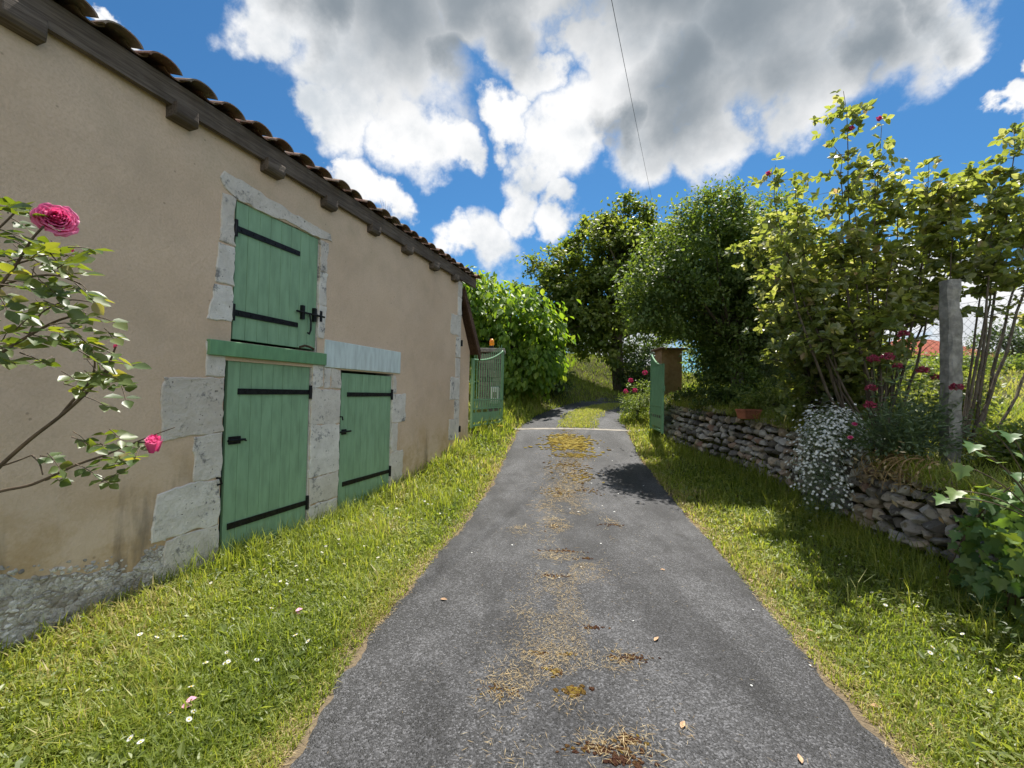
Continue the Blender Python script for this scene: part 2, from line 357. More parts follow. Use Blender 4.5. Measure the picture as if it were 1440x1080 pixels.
c = m.mix(m.sm(m.noise(v, 90, 4), .45, .7), c, m.mix(1., c, (.4, .35, .3), 'MULTIPLY'))
MT['moss'] = m.done(m.pbr(c, .98, m.bump(m.noise(v, 160, 4), 1., .012), spec=.05))

# ------------------------------------------------------------------ terrain
RY = np.array([-30, 0, 1.9, 2.75, 5.0, 7.0, 9.1, 11.2, 13., 14.6, 16.2, 17.6, 18.8, 19.6, 20.2, 21])
RX = np.array([-1.5, .36, .43, .48, .86, 1.11, 1.33, 1.63, 2.0, 2.6, 3.5, 4.7, 6.3, 8.2, 11., 30])
RH = np.array([1.4, 1.4, 1.4, 1.43, 1.45, 1.43, 1.43, 1.46, 1.36, 1.3, 1.25, 1.2, 1.2, 1.2, 1.2, 1.2])
def rc(Y): return np.interp(Y, RY, RX)
def wallx(Y): return -WA + TW*np.asarray(Y, float)
SW = np.array([(3.55, -6), (3.62, 0), (3.8, 2), (3.95, 3.2), (4.12, 4.3), (4.5, 6.3), (4.42, 8.0), (3.85, 9.8), (3.85, 10.8), (4.05, 12.2), (4.6, 14), (5.8, 16), (9, 17.8), (40, 19)])
def swx(Y): return np.interp(Y, SW[:, 1], SW[:, 0])
def swtop(Y): return np.interp(Y, [0, 3, 4.2, 6.3, 7.8, 9.8, 12, 15], [.72, .76, .8, 1.08, 1.2, 1.38, 1.5, 1.7])
def roadz(Y): return np.interp(Y, [-50, 5, 6, 7, 8.2, 9.1, 10.1, 11.2, 13, 15.5, 18, 22, 30, 60], [0, 0, .03, .1, .21, .32, .46, .64, .86, 1.07, 1.26, 1.4, 1.6, 3])
def roadz_s(Y):
    return sum(roadz(np.asarray(Y)+d) for d in (-.8, -.4, 0, .4, .8))/5
def gz(X, Y):
    X, Y = np.broadcast_arrays(np.asarray(X, float), np.asarray(Y, float))
    z = roadz_s(Y)
    c = rc(Y); d = c-1.45-X
    z = z + .26*sst(6.6, 8.6, Y)*sst(0, 1.0, d) + .02*sst(.0, .3, d)
    z = z + np.where((Y < 13), .03*sst(0.1, .5, X-(c+1.45)), 0)
    # terrace behind the dry stone wall
    sx = swx(Y); t = swtop(Y)-.04 + .3*sst(.2, 1.6, X-sx) + .075*np.clip(np.hypot(X-4, Y-4)-9, 0, 22)*sst(4, 9, X)
    z = z + (np.maximum(t, z)-z)*sst(.06, .26, X-sx)
    # grass bank where the drive turns
    bk = 18.6 + .06*np.abs(X-3)
    z = z + 1.15*sst(20.6, 24., Y)*sst(34, 6, X)
    z = z + .9*sst(14, 19, Y)*sst(2.5, -1.5, X-(Y-15)*.6)
    z = z + .03*fbm(X*.9, Y*.9, o=3)*np.where(np.abs(X-c) < 1.7, .0, 1)*sst(0, .5, np.abs(X-c)-1.5)
    return z
def axis(*seg):
    return np.unique(np.concatenate([np.arange(a, b, st) for a, b, st in seg]).round(4))
gx = axis((-400, -40, 40), (-40, -8, 2), (-8, -2, .3), (-2, 3.2, .12), (3.2, 5.2, .06), (5.2, 12, .3), (12, 50, 2), (50, 401, 50))
gy = axis((-400, -20, 40), (-20, -2, 1), (-2, 15, .14), (15, 28, .3), (28, 60, 2), (60, 601, 60))
GX, GY = np.meshgrid(gx, gy, indexing='ij')
GZ = gz(GX, GY) - np.where(np.abs(GX-rc(GY)) < 1.2, .03, 0)*(GY < 20)
nx, ny = len(gx), len(gy)
I = (np.arange(nx-1)[:, None]*ny+np.arange(ny-1)[None]).ravel()
mb = MB(); mb.add(np.stack([GX, GY, GZ], -1).reshape(-1, 3), np.stack([I, I+ny, I+ny+1, I+1], 1), (sst(.10, -.04, np.abs(GX-rc(GY))-np.interp(GY, RY, RH))*sst(19, 14, GY)).ravel())
tag(mb.build('ground', MT['soil'], smooth=True), kind='structure')

# drive: a strip swept along its centre line
tt = np.concatenate([np.linspace(-4, 14, 500), np.linspace(14.05, 20.9, 150)])
cx = rc(tt)
for _ in range(6): cx[1:-1] = (cx[:-2]+cx[1:-1]*2+cx[2:])/4
for _ in range(20): cx[500:-1] = (cx[499:-2]+cx[500:-1]*2+cx[501:])/4
CP = np.stack([cx, tt], 1); TG = unit(np.gradient(CP, axis=0)); NR = np.stack([TG[:, 1], -TG[:, 0]], 1)
hw = np.interp(tt, RY, RH)
eL = hw + .055*fbm(tt*2.2, 3.3, o=3) + .045*fbm(tt*7, 1., o=4); eR = hw + .065*fbm(tt*1.6, 9.3, o=3) + .045*fbm(tt*7, 7., o=4)
ks = np.linspace(-1, 1, 31)
LX = CP[:, None, :] + NR[:, None, :]*np.where(ks < 0, ks*eL[:, None], ks*eR[:, None])[..., None]
RZ = gz(LX[..., 0], LX[..., 1]) + .012 + .03*(1-ks**2)[None, :] - .03*(np.abs(ks) > .97)[None, :]
RV = np.concatenate([LX, RZ[..., None]], -1)
k = len(ks); I = (np.arange(len(tt)-1)[:, None]*k+np.arange(k-1)[None]).ravel()
mb = MB(); mb.add(RV.reshape(-1, 3), np.stack([I, I+1, I+k+1, I+k], 1))
tag(mb.build('driveway', MT['asphalt'], smooth=True), kind='structure')
def roadtop(X, Y):
    kk = np.clip((np.asarray(X)-rc(Y))/1.43, -1, 1); return gz(X, Y)+.012+.03*(1-kk**2)
# pale strip between the gates
mb = MB(); xs = np.linspace(.02, 3.55, 40); y0 = 11.15+.03*(xs-1.6)
for i in range(39):
    pass
top = np.stack([xs, y0, roadtop(xs, y0)+.006], 1); bot = np.stack([xs, y0+.17, roadtop(xs, y0+.17)+.006], 1)
mb.add(np.concatenate([top, bot, top-[0, .0, .06], bot-[0, 0, .06]]), np.concatenate([[[i, i+1, 41+i, 40+i] for i in range(39)], [[80+i, 81+i, i+1, i] for i in range(39)]]))
tag(mb.build('pavement_strip', MT['strip']), kind='structure')

def icos(sub):
    import bmesh
    bm = bmesh.new(); bmesh.ops.create_icosphere(bm, subdivisions=sub, radius=1); bm.verts.ensure_lookup_table()
    V = np.array([v.co[:] for v in bm.verts]); F = np.array([[v.index for v in f.verts] for f in bm.faces]); bm.free(); return V, F
ICO2, ICF2 = icos(2); ICO3, ICF3 = icos(3)
def rock(mb, c, size, rz, rnd, V0=ICO3, F0=ICF3):
    V = V0.copy()
    for _ in range(12):
        d = unit(rng.standard_normal(3)); lim = rng.uniform(.42, .76); q = V@d
        V = V-np.maximum(q-lim, 0)[:, None]*d
    V = V*(1+.07*vn(V0[:, 0]*2.3+rnd*60, V0[:, 1]*2.3, V0[:, 2]*2.3+rnd*30)[:, None]+.03*vn(V0[:, 0]*6+rnd*60, V0[:, 1]*6, V0[:, 2]*6)[:, None])
    V = V*np.asarray(size)
    a = rng.normal(0, .22); V = V@np.array([[math.cos(a), 0, math.sin(a)], [0, 1, 0], [-math.sin(a), 0, math.cos(a)]]).T
    c_, s_ = math.cos(rz), math.sin(rz); V = V@np.array([[c_, -s_, 0], [s_, c_, 0], [0, 0, 1]]).T
    mb.add(V+np.asarray(c), F0, rnd)
# ------------------------------------------------------------------ barn
AX = math.atan2(WD[1], WD[0])
barn = thing('stone_barn', 'long beige rendered barn with green plank doors and a low clay tile roof', 'barn', WO, rz=AX)
SEND = 8.83
OPEN = [(4.02, 5.055, 2.005, 3.295), (3.975, 5.0, -.4, 1.86), (5.465, 6.56, -.4, 1.83)]
def wy(s, z): return .016*fbm(np.asarray(s)*.8, np.asarray(z)*.8, 3., o=3)+.004*fbm(np.asarray(s)*5, np.asarray(z)*5, 1., o=2)
sl = axis((-5, -1, .25), (-1, SEND, .07)); zl = axis((-.4, 3.93, .07))
for a, b, c_, d_ in OPEN: 
    for q in (a, b): sl[np.argmin(abs(sl-q))] = q
    for q in (c_, d_): zl[np.argmin(abs(zl-q))] = q
sl[-1] = SEND
GS, GZ2 = np.meshgrid(sl, zl, indexing='ij')
V = np.stack([GS, wy(GS, GZ2), GZ2], -1).reshape(-1, 3)
F = []
for i in range(len(sl)-1):
    for j in range(len(zl)-1):
        cs, cz = (sl[i]+sl[i+1])/2, (zl[j]+zl[j+1])/2
        if any(a < cs < b and c_ < cz < d_ for a, b, c_, d_ in OPEN): continue
        q = i*len(zl)+j; F.append([q, q+len(zl), q+len(zl)+1, q+1])
mb = MB(); mb.add(V, F)
# back of the building, gable ends
mb.box(-5, SEND, 5.6, 5.9, -.4, 3.85); mb.box(-5.25, -5, 0, 5.9, -.4, 3.85); 
mb.add([(SEND, .0, -.4), (SEND, 5.9, -.4), (SEND, 5.9, 3.9), (SEND, 2.95, 4.8), (SEND, 0, 3.9)], [[0, 1, 2, 3, 4]])
mb.build('wall', MT['render'], barn)
# near-black sheets behind the door leaves, shade of the inside put into the colour
mb = MB()
for a, b, c_, d_ in OPEN: mb.box(a-.02, b+.02, .30, .33, c_, d_)
mb.build('dark_backing', MT['dark_void'], barn)
mb = MB()
for a, b, c_, d_ in OPEN:
    mb.box(a-.10, a+.003, .014, .30, c_, d_); mb.box(b-.003, b+.10, .014, .30, c_, d_); mb.box(a+.004, b-.004, .014, .30, d_-.002, d_+.1)
mb.build('door_reveal', MT['limestone'], barn)

def poly_slab(mb, pts, proud, depth=.03, jit=.011, rnd=0., mat=0):
    """a stone with an irregular outline given on the facade (s,z)"""
    pts = np.asarray(pts, float); out = []
    for i in range(len(pts)):
        a, b = pts[i], pts[(i+1) % len(pts)]; n = max(1, int(np.hypot(*(b-a))/.035))
        for t in range(n): out.append(a+(b-a)*t/n)
    out = np.array(out); n = len(out)
    sd = rng.random()*90
    out = out + jit*np.stack([fbm(out[:, 0]*14+sd, out[:, 1]*14, o=2), fbm(out[:, 0]*14, out[:, 1]*14+sd+40, o=2)], 1)*1.8
    c = out.mean(0); inn = out+(c-out)/np.linalg.norm(c-out, axis=1)[:, None]*.008
    base = wy(out[:, 0], out[:, 1])
    A = np.stack([inn[:, 0], base-proud, inn[:, 1]], 1); B = np.stack([out[:, 0], base-proud+.006, out[:, 1]], 1); C2 = np.stack([out[:, 0], base+depth, out[:, 1]], 1)
    V = np.concatenate([A, B, C2]); i = np.arange(n); j = (i+1) % n
    mb.add(V, np.concatenate([np.stack([i, j, n+j, n+i], 1)[:, ::-1]*1, np.stack([n+i, n+j, 2*n+j, 2*n+i], 1)[:, ::-1]]), rnd, mat)
    mb.F.append((np.array([np.arange(mb.n-3*n, mb.n-2*n)]), mat))
def px(*L): return [onwall(*p) for p in L]
a0, b0 = OPEN[0][0], OPEN[0][1]
stones = []
# hatch surround
stones += [[(3.865, 3.42), (3.9, 3.49), (5.22, 3.385), (5.235, 3.32), (5.06, 3.30), (4.02, 3.30), (3.93, 3.35)]]
stones += [[(3.905, 3.30), (4.018, 3.295), (4.018, 2.86), (3.875, 2.86)], [(3.875, 2.85), (4.018, 2.85), (4.018, 2.50), (3.85, 2.49)], [(3.85, 2.48), (4.018, 2.49), (4.018, 2.175), (3.80, 2.175)]]
stones += [[(5.058, 3.29), (5.19, 3.29), (5.165, 2.93), (5.058, 2.93)], [(5.058, 2.92), (5.175, 2.92), (5.17, 2.55), (5.058, 2.55)], [(5.058, 2.54), (5.175, 2.54), (5.155, 2.172), (5.058, 2.172)]]
# large door, left jamb
xl = OPEN[1][0]-.002
stones += [px((288, 500), (318, 502), (318, 549), (288, 549))[:0] or [(3.80, 1.985), (xl, 1.985), (xl, 1.68), (3.80, 1.68)]]
stones += [[(3.47, 1.67), (xl, 1.67), (xl, 1.20), (3.47, 1.16)], [(3.73, 1.175), (xl, 1.19), (xl, .80), (3.73, .80)], [(3.46, .76), (3.72, .79), (xl, .79), (xl, .40), (3.44, .38)], [(3.55, .375), (xl, .39), (xl, -.05), (3.5, -.05)]]
# pier between the doors
stones += [[(5.003, 1.86), (5.17, 1.86), (5.165, 1.62), (5.003, 1.6)], [(5.18, 1.84), (5.29, 1.84), (5.28, 1.61), (5.175, 1.61)], [(5.30, 1.84), (5.462, 1.82), (5.462, 1.60), (5.29, 1.6)], [(5.003, 1.59), (5.462, 1.59), (5.462, 1.18), (5.003, 1.19)],
           [(5.003, 1.18), (5.30, 1.18), (5.462, 1.17), (5.462, .62), (5.003, .60)], [(5.003, .59), (5.462, .61), (5.462, .30), (5.003, .3)], [(5.003, .29), (5.462, .29), (5.462, -.05), (5.003, -.05)]]
# small door, right jamb
xr = OPEN[2][1]+.002
stones += [[(xr, 1.82), (6.63, 1.80), (6.66, 1.56), (xr, 1.55)], [(xr, 1.54), (6.90, 1.54), (6.90, 1.13), (xr, 1.12)], [(xr, 1.11), (6.70, 1.11), (6.70, .70), (xr, .70)], [(xr, .69), (6.86, .69), (6.87, .25), (xr, .25)], [(xr, .24), (6.83, .24), (6.83, -.05), (xr, -.05)]]
for st in stones:
    mb = MB(); poly_slab(mb, st, .012, rnd=rng.random()); mb.build('jamb_stone', MT['limestone'], barn)
# quoins
z = .25; k = 0
while z < 3.7:
    h = [.42, .40, .36, .44, .38][k % 5]; L = [.20, .44, .22, .42, .2][k % 5] if k < 7 else .18
    mb = MB(); poly_slab(mb, [(SEND-L, z+.004), (SEND-.002, z+.004), (SEND-.002, min(z+h, 3.75)-.004), (SEND-L, min(z+h, 3.75)-.004)], .012 if k % 2 else .008, rnd=rng.random())
    mb.box(SEND-.004, SEND+.014, .0, .28, z+.004, min(z+h, 3.75)-.004, rng.random())
    mb.build('quoin_stone', MT['limestone'], barn); z += h; k += 1
# bare rubble foot
top = px((-60, 838), (0, 792), (60, 800), (110, 800), (150, 795), (185, 800), (215, 755), (240, 752), (262, 748))
mb = MB(); ol = [(-4.9, -.1), (-4.9, .32), (-3, .42), (-1.5, .36), (0, .45), (1., .38)] + [(1.8, .42)] + [p for p in top if p[0] > 2.0] + [(3.46, .40), (3.49, -.1)]
olp = np.array([p for p in ol if p[1] > 0]); olp = olp[np.argsort(olp[:, 0])]
rtop = lambda q: np.interp(q, olp[:, 0], olp[:, 1])
q = np.arange(-4.9, 3.97, .03); zr = np.linspace(0, 1, 16); Q, ZZ = np.meshgrid(q, zr, indexing='ij'); tp = rtop(Q)+.09*fbm(Q*3.3, 7., o=3)+.03*fbm(Q*11, 2., o=3); ZB = -.15+(tp+.15)*ZZ
V = np.stack([Q, wy(Q, ZB)-.003*(ZZ < .99)+.01*(ZZ > .99), ZB], -1).reshape(-1, 3); I = (np.arange(len(q)-1)[:, None]*16+np.arange(15)[None]).ravel()
mb.add(V, np.stack([I, I+16, I+17, I+1], 1))
mb.build('mortar_base', MT['rubble'], barn)
mb = MB(); mb2 = 0
for _ in range(5200):
    s_ = rng.uniform(-.6, 3.95); tz = float(rtop(s_))+.02+.09*float(fbm(s_*3.3, 7., o=3))+abs(rng.normal(0, .035)); z_ = tz-(tz+.12)*rng.random()**.8
    if s_ > 3.55 and z_ > .37: continue
    k_ = .009+.017*rng.random()**2.2
    rock(mb, (s_, float(wy(s_, z_))-.004, z_), (k_*1.1, k_*.42, k_*rng.uniform(.6, .95)), rng.normal(0, .3), rng.random(), ICO2, ICF2)
mb.build('rubble_base', MT['pebble'], barn)
mb = MB(); poly_slab(mb, [(5.6, -.1), (5.6, .0), (6.9, .02), (6.9, .1), (7.2, .22), (7.5, .2), (7.9, .34), (8.2, .44), (8.6, .6), (8.6, -.1)], .004, jit=.03); mb.build('rubble_base', MT['rubble'], barn)

def planks(s0, s1, z0, z1, y, n, th=.035):
    mb = MB(); w = (s1-s0)/n
    for i in range(n): mb.box(s0+i*w+.0015, s0+(i+1)*w-.0015, y+rng.uniform(0, .002), y+th, z0, z1, rng.random())
    mb.box(s0+.004, s1-.004, y+.006, y+th-.004, z0+.004, z1-.004, 1.)
    return mb
def strap(door, s0, s1, z, y, pin, slope=0., h=.055):
    mb = MB(); n = 8
    for i in range(n):
        t0, t1 = i/n, (i+1)/n; a = s0+(s1-s0)*t0; b = s0+(s1-s0)*t1
        hh = h*(1-.12*abs(t0))
        mb.box(a, b, y-.012, y-.001, z-hh/2+slope*(t0-.5), z+hh/2+slope*(t0-.5))
    for i in range(6):
        c = s0+(s1-s0)*(i+.5)/6; mb.tube([(c, y-.018, z+slope*((i+.5)/6-.5)), (c, y-.010, z+slope*((i+.5)/6-.5))], .009, 8)
    e = s1 if pin > 0 else s0
    mb.tube([(e, y-.014, z-.075), (e, y-.014, z+.075)], .017, 10)
    mb.box(e-.006, e+.05*pin+.006*0, y-.008, y+.004, z-.03, z+.03) if pin > 0 else mb.box(e-.05, e+.006, y-.008, y+.004, z-.03, z+.03)
    return mb.build('strap_hinge', MT['iron'], door)
# hatch
y = .012
hd = planks(4.045, 5.045, 2.03, 3.288, y, 8).build('loft_door', MT['green'], barn, bevel=.003)
strap(hd, 4.035, 4.78, 3.035, y, -1); strap(hd, 4.035, 4.78, 2.27, y, -1)
mb = MB(); zb = 2.415
mb.tube([(4.74, y-.03, zb), (5.14, y-.03, zb)], .011, 8)
for c in (4.83, 5.00, 5.085): mb.box(c-.018, c+.018, y-.035, y-.001, zb-.075 if c < 5.05 else zb-.06, zb+.075 if c < 5.05 else zb+.06)
mb.tube([(4.915, y-.032, zb), (4.93, y-.04, zb-.09), (4.925, y-.045, zb-.18), (4.90, y-.05, zb-.225), (4.875, y-.05, zb-.215)], .010, 8)
mb.build('sliding_bolt', MT['iron'], hd)
# large door
y = .018
ld = planks(4.02, 4.985, .02, 1.835, y, 8).build('large_door', MT['green'], barn, bevel=.003)
strap(ld, 4.12, 4.99, 1.555, y, 1, -.0); strap(ld, 4.06, 4.99, .335, y, 1, .0)
mb = MB(); mb.box(4.045, 4.16, y-.012, y-.001, 1.075, 1.145); mb.tube([(4.03, y-.02, 1.11), (4.20, y-.02, 1.11)], .011, 8); mb.tube([(4.185, y-.02, 1.11), (4.185, y-.05, 1.10)], .008, 8)
mb.build('sliding_bolt', MT['iron'], ld)
mb = MB(); mb.tube([(3.93, -.012, .80), (3.93, -.05, .80), (3.945, -.05, .75), (3.93, -.02, .74)], .010, 8); mb.build('staple', MT['iron'], barn)
mb = MB(); mb.tube([(5.455, -.012, 1.26), (5.455, -.045, 1.26), (5.465, -.045, 1.22)], .009, 8); mb.build('staple', MT['iron'], barn)
# small door
sd_ = planks(5.50, 6.55, .05, 1.795, y, 8).build('small_door', MT['green'], barn, bevel=.003)
strap(sd_, 5.60, 6.555, 1.53, y, 1); strap(sd_, 5.56, 6.555, .42, y, 1)
mb = MB(); mb.box(5.52, 5.60, y-.012, y-.001, 1.035, 1.10); mb.tube([(5.46, y-.022, 1.07), (5.67, y-.022, 1.07)], .011, 8); mb.build('sliding_bolt', MT['iron'], sd_)
mb = MB(); mb.box(3.80, 5.163, -.05, .20, 1.865, 1.998); mb.build('door_lintel', MT['green_beam'], barn, bevel=.006)
mb = MB(); mb.box(5.168, 6.72, -.022, .2, 1.845, 2.165); mb.build('stone_lintel', MT['pale'], barn, bevel=.008)['label'] = 'pale grey painted lintel'
mb = MB(); mb.tube([(4.77, -.04, 2.03), (4.83, -.05, 2.055), (4.90, -.045, 2.05), (4.96, -.05, 2.03)], .012, 5); mb.build('rust_flake', MT['oak_red'], hd)

# roof timbers
for s in (-2.1, -1.16, -.22, .72, 1.66, 2.6, 3.52, 4.36, 5.14, 5.97, 6.79, 7.63, 8.44):
    mb = MB(); w = .18+.03*rng.random(); dz = rng.normal(0, .008); f_ = -.10+.012*rng.standard_normal()
    prof = [(f_, 3.79), (f_-.004, 3.70+dz), (f_+.02, 3.668+dz), (.1, 3.655+dz), (.1, 3.79)]
    n = len(prof); V = [(s+q*w/2+.006*rng.standard_normal(), p[0], p[1]) for q in (-1, 1) for p in prof]
    mb.add(V, [list(range(n))]); mb.F.append((np.array([list(range(2*n-1, n-1, -1))]), 0))
    mb.F.append((np.array([[i, i+n, (i+1) % n+n, (i+1) % n] for i in range(n)]), 0))
    mb.build('rafter_end', MT['oak'], barn, bevel=.008)
mb = MB(); cuts = [-5, -2.2, 1.35, 4.93, SEND+.56]
for s0, s1 in zip(cuts, cuts[1:]):
    q = np.linspace(s0+.002, s1-.002, 30); dz = .006*fbm(q*.9, s0, o=3); dy = .005*fbm(q*.7, s0+9, o=2)
    V = np.concatenate([np.stack([q, y_+dy, z_+dz], 1) for y_, z_ in ((-.062, 3.762), (-.066, 3.945), (-.018, 3.945), (-.018, 3.762))]); I = np.arange(29)
    mb.add(V, np.concatenate([np.stack([k_*30+I, k_*30+I+1, ((k_+1) % 4)*30+I+1, ((k_+1) % 4)*30+I], 1)[:, ::-1] for k_ in range(4)]+[np.array([[0, 30, 60, 90], [119, 89, 59, 29]])]))
mb.build('fascia_board', MT['oak'], barn)
# canal tiles: covers and channels, courses overlapping up the slope
sl_a = R(17); es, ez = math.cos(sl_a), math.sin(sl_a)
mb = MB(); th = np.linspace(-1.4, 1.4, 11)
def canal(mb, s, d0, d1, r0, r1, up, lift, rnd, tk=.015, fl=.64):
    V = []
    for (d, r) in ((d0, r0), (d1, r1)):
        for rr in (r, r-tk):
            xx = s+rr*np.sin(th)*1.02; hh = (np.cos(th)*rr*fl if up else -np.cos(th)*rr*fl)
            V.append(np.stack([xx, np.full(11, -.17+d*es), 3.925+lift+d*ez+hh], 1))
    n = 11; V = np.concatenate(V); F = []
    for i in range(n-1):
        F += [[i, i+1, 2*n+i+1, 2*n+i], [n+i, 3*n+i, 3*n+i+1, n+i+1], [i, n+i, n+i+1, i+1]]
    F += [[0, 2*n, 3*n, n], [n-1, 2*n-1, 4*n-1, 3*n-1]]
    mb.add(V, F, rnd)
s = 2.77-.271*28
while s < SEND+.50:
    js = rng.normal(0, .006)
    for c_ in range(9):
        d0 = c_*.36+rng.normal(0, .008)+(0 if c_ else rng.normal(0, .014))
        canal(mb, s+js+rng.normal(0, .004), d0, d0+.43, .116+rng.normal(0, .003), .092, True, .006+.008*rng.random(), rng.random())
        canal(mb, s+.135+js, d0+.12, d0+.52, .08, .10, False, .055, rng.random())
    s += .271
mb.build('roof', MT['tile'], barn, smooth=False)
mb = MB(); mb.add([(-5, -.03, 3.925), (SEND+.52, -.03, 3.925), (SEND+.52, 2.95, 4.83), (-5, 2.95, 4.83)], [[0, 1, 2, 3]]); mb.add([(-5, 6.4, 3.80), (SEND+.52, 6.4, 3.80), (SEND+.52, 2.95, 4.83), (-5, 2.95, 4.83)], [[3, 2, 1, 0]])
mb.build('roof_deck', MT['oak_red'], barn)
# lean-to at the end
mb = MB(); s1 = 9.52
mb.add([(SEND+.02, .10, -.2), (s1, .10, -.2), (s1, .10, 2.45), (SEND+.02, .10, 3.5), (SEND+.02, 2.6, -.2), (s1, 2.6, -.2), (s1, 2.6, 2.45), (SEND+.02, 2.6, 3.5)], [[0, 1, 2, 3], [1, 5, 6, 2], [5, 4, 7, 6]])
mb.build('lean_to_wall', MT['render'], barn)
mb = MB(); sa = (3.62-2.15)/(s1+.25-SEND)
def slab(a, b, y0, y1, z0, z1, t):
    V = [(a, y0, z0-t), (b, y0, z1-t), (b, y0, z1), (a, y0, z0), (a, y1, z0-t), (b, y1, z1-t), (b, y1, z1), (a, y1, z0)]
    mb.add(V, [[0, 1, 2, 3], [5, 4, 7, 6], [3, 2, 6, 7], [1, 0, 4, 5], [1, 5, 6, 2], [0, 3, 7, 4]])
slab(SEND+.03, s1+.22, -.06, -.02, 3.68, 2.50, .22); slab(SEND+.03, s1+.22, -.02, 2.6, 3.64, 2.46, .06)
mb.build('rake_board', MT['oak_red'], barn)
for z in (.86, 2.55):
    mb = MB(); mb.box(SEND+.016, SEND+.05, -.03, .02, z-.06, z+.06); mb.build('gate_hook', MT['iron'], barn)
mb = MB()
for k in range(6):
    b = np.array([6.02+.03*k, -.13, 3.99]); mb.tube([b, b+[.01*(k-3), -.01, .06], b+[.03*(k-3), -.02, .12+.02*(k % 3)]], [.002, .0015, .0008], 4)
tag(mb.build('grass_tuft', MT['straw']), 'thin dry grass tuft sprouting from the barn roof tiles', 'grass tuft')
o = bpy.data.objects['grass_tuft']; o.location = WO; o.rotation_euler = (0, 0, AX)

# ------------------------------------------------------------------ gates, pillars, lamp
def gate(label, hinge, tip, zb, hh, tall_at_hinge=True):
    hinge = np.array(hinge); tip = np.array(tip); d = tip-hinge; Lg = np.hypot(*d[:2])
    g = thing('metal_gate', label, 'gate', (hinge[0], hinge[1], zb), 'green metal gate leaves', math.atan2(d[1], d[0]))
    hi, lo = hh, hh-.36
    curve = lambda x: lo+(hi-lo)*((1-x/Lg)**2.2)
    mb = MB()
    mb.box(0, .05, -.025, .025, 0, hi); mb.box(Lg-.05, Lg, -.025, .025, 0, lo+.02)
    for z in (.03, .40, .60): mb.box(.05, Lg-.05, -.018, .018, z, z+.035)
    mb.tube([(x, 0, curve(x)) for x in np.linspace(.03, Lg-.03, 16)], .022, 8)
    mb.build('frame', MT['gate_green'], g)
    mb = MB(); n = 13
    for i in range(n):
        x = .05+(Lg-.1)*(i+.5)/n; tp = curve(x)+(.13+.10*abs(i/(n-1)-.55) if tall_at_hinge else 0.0)
        mb.tube([(x, 0, .40), (x, 0, max(tp, curve(x)))], .012, 6)
        mb.box(x+.02, x+.055, -.008, .008, .44, .59) if i < n-1 else None
    mb.build('bars', MT['gate_green'], g)
    mb = MB(); mb.box(.10, Lg-.10, -.006, .006, .12, .33); 
    for i in range(5): mb.box(.2+i*(Lg-.45)/4, .25+i*(Lg-.45)/4, -.006, .006, .32, .41); mb.box(.2+i*(Lg-.45)/4, .25+i*(Lg-.45)/4, -.006, .006, .06, .13)
    mb.build('panel', MT['gate_green'], g)
    mb = MB(); mb.tube([(Lg-.22, -.035, 1.02), (Lg+.07, -.035, 1.02)], .012, 8); mb.box(Lg-.055, Lg+.012, -.04, .04, .96, 1.09); mb.build('latch', MT['gate_green'], g)
    return g
gate('open green barred gate leaf folded back beside the barn wall', (-.24, 10.95), (-.88, 9.35), .80, 1.87)
gr = gate('open green gate leaf seen edge-on in front of the brown pillar', (3.62, 11.1), (3.42, 9.65), .74, 1.93, False)
mb = MB(); mb.box(.04, 1.40, -.004, .004, .62, 1.56); mb.build('sheet_panel', MT['gate_green'], gr)
pl = thing('gate_pillar', 'stone gate pillar behind the barred gate, carrying an amber lamp', 'pillar', (-.58, 11.45, .75), 'gate pillars')
mb = MB(); r2 = np.random.default_rng(3); z = 0
while z < 1.86:
    h = r2.uniform(.11, .19); x = -.31
    while x < .30:
        w = min(r2.uniform(.14, .3), .31-x)
        if .31-(x+w) < .08: w = .31-x
        mb.box(x+.004, x+w-.004, -.30+r2.uniform(0, .02), .28, z+.004, min(z+h, 1.88)-.004, r2.uniform(.0, .3)); x += w
    z += h
mb.build('shaft', MT['stone'], pl, bevel=.012)
mb = MB(); mb.box(-.38, .38, -.38, .36, 1.885, 1.99); mb.build('cap', MT['concrete'], pl, bevel=.015)
lp = thing('warning_lamp', 'small amber warning lamp on top of the stone gate pillar', 'lamp', (-.56, 11.3, 2.741))
mb = MB(); mb.lathe([(0, 0), (.055, 0), (.055, .07), (.05, .085), (.0, .085)]); mb.build('base', MT['iron'], lp, True)
mb = MB(); mb.lathe([(.052, .086), (.06, .10), (.062, .19), (.055, .24), (.03, .265), (0, .27)]); mb.build('dome', MT['amber'], lp, True)
bx = thing('meter_box', 'white rounded box fixed behind the left gate bars', 'box', (-.44, 11.06, 1.3))
mb = MB(); mb.box(-.12, .12, -.06, .06, .0, .44); mb.build('case', MT['white_plastic'], bx, bevel=.04)
mb = MB(); mb.box(-.05, .05, -.065, -.058, .15, .3); mb.build('panel', MT['concrete'], bx)
st = thing('gate_stop', 'small yellow gate stop in grass at the foot of the barred gate', 'gate stop', (-.26, 10.62, float(gz(-.26, 10.62))))
mb = MB(); mb.box(-.01, .01, -.02, .02, -.05, .10); mb.build('peg', MT['iron'], st); mb = MB(); mb.box(-.09, .07, -.03, .03, .10, .135); mb.build('plate', MT['yellow'], st, bevel=.006)
p2 = thing('gate_pillar', 'brown rendered gate pillar under the dense bush', 'pillar', (4.22, 11.55, .8), 'gate pillars')
mb = MB(); n = 14
zz = np.linspace(.72, 2.02, n)
for i in range(n-1):
    a = .004*math.sin(i*3.1); mb.box(-.27+a, .27+a, -.27, .27, zz[i], zz[i+1])
mb.build('shaft', MT['pillar'], p2)
mb = MB(); r2 = np.random.default_rng(5)
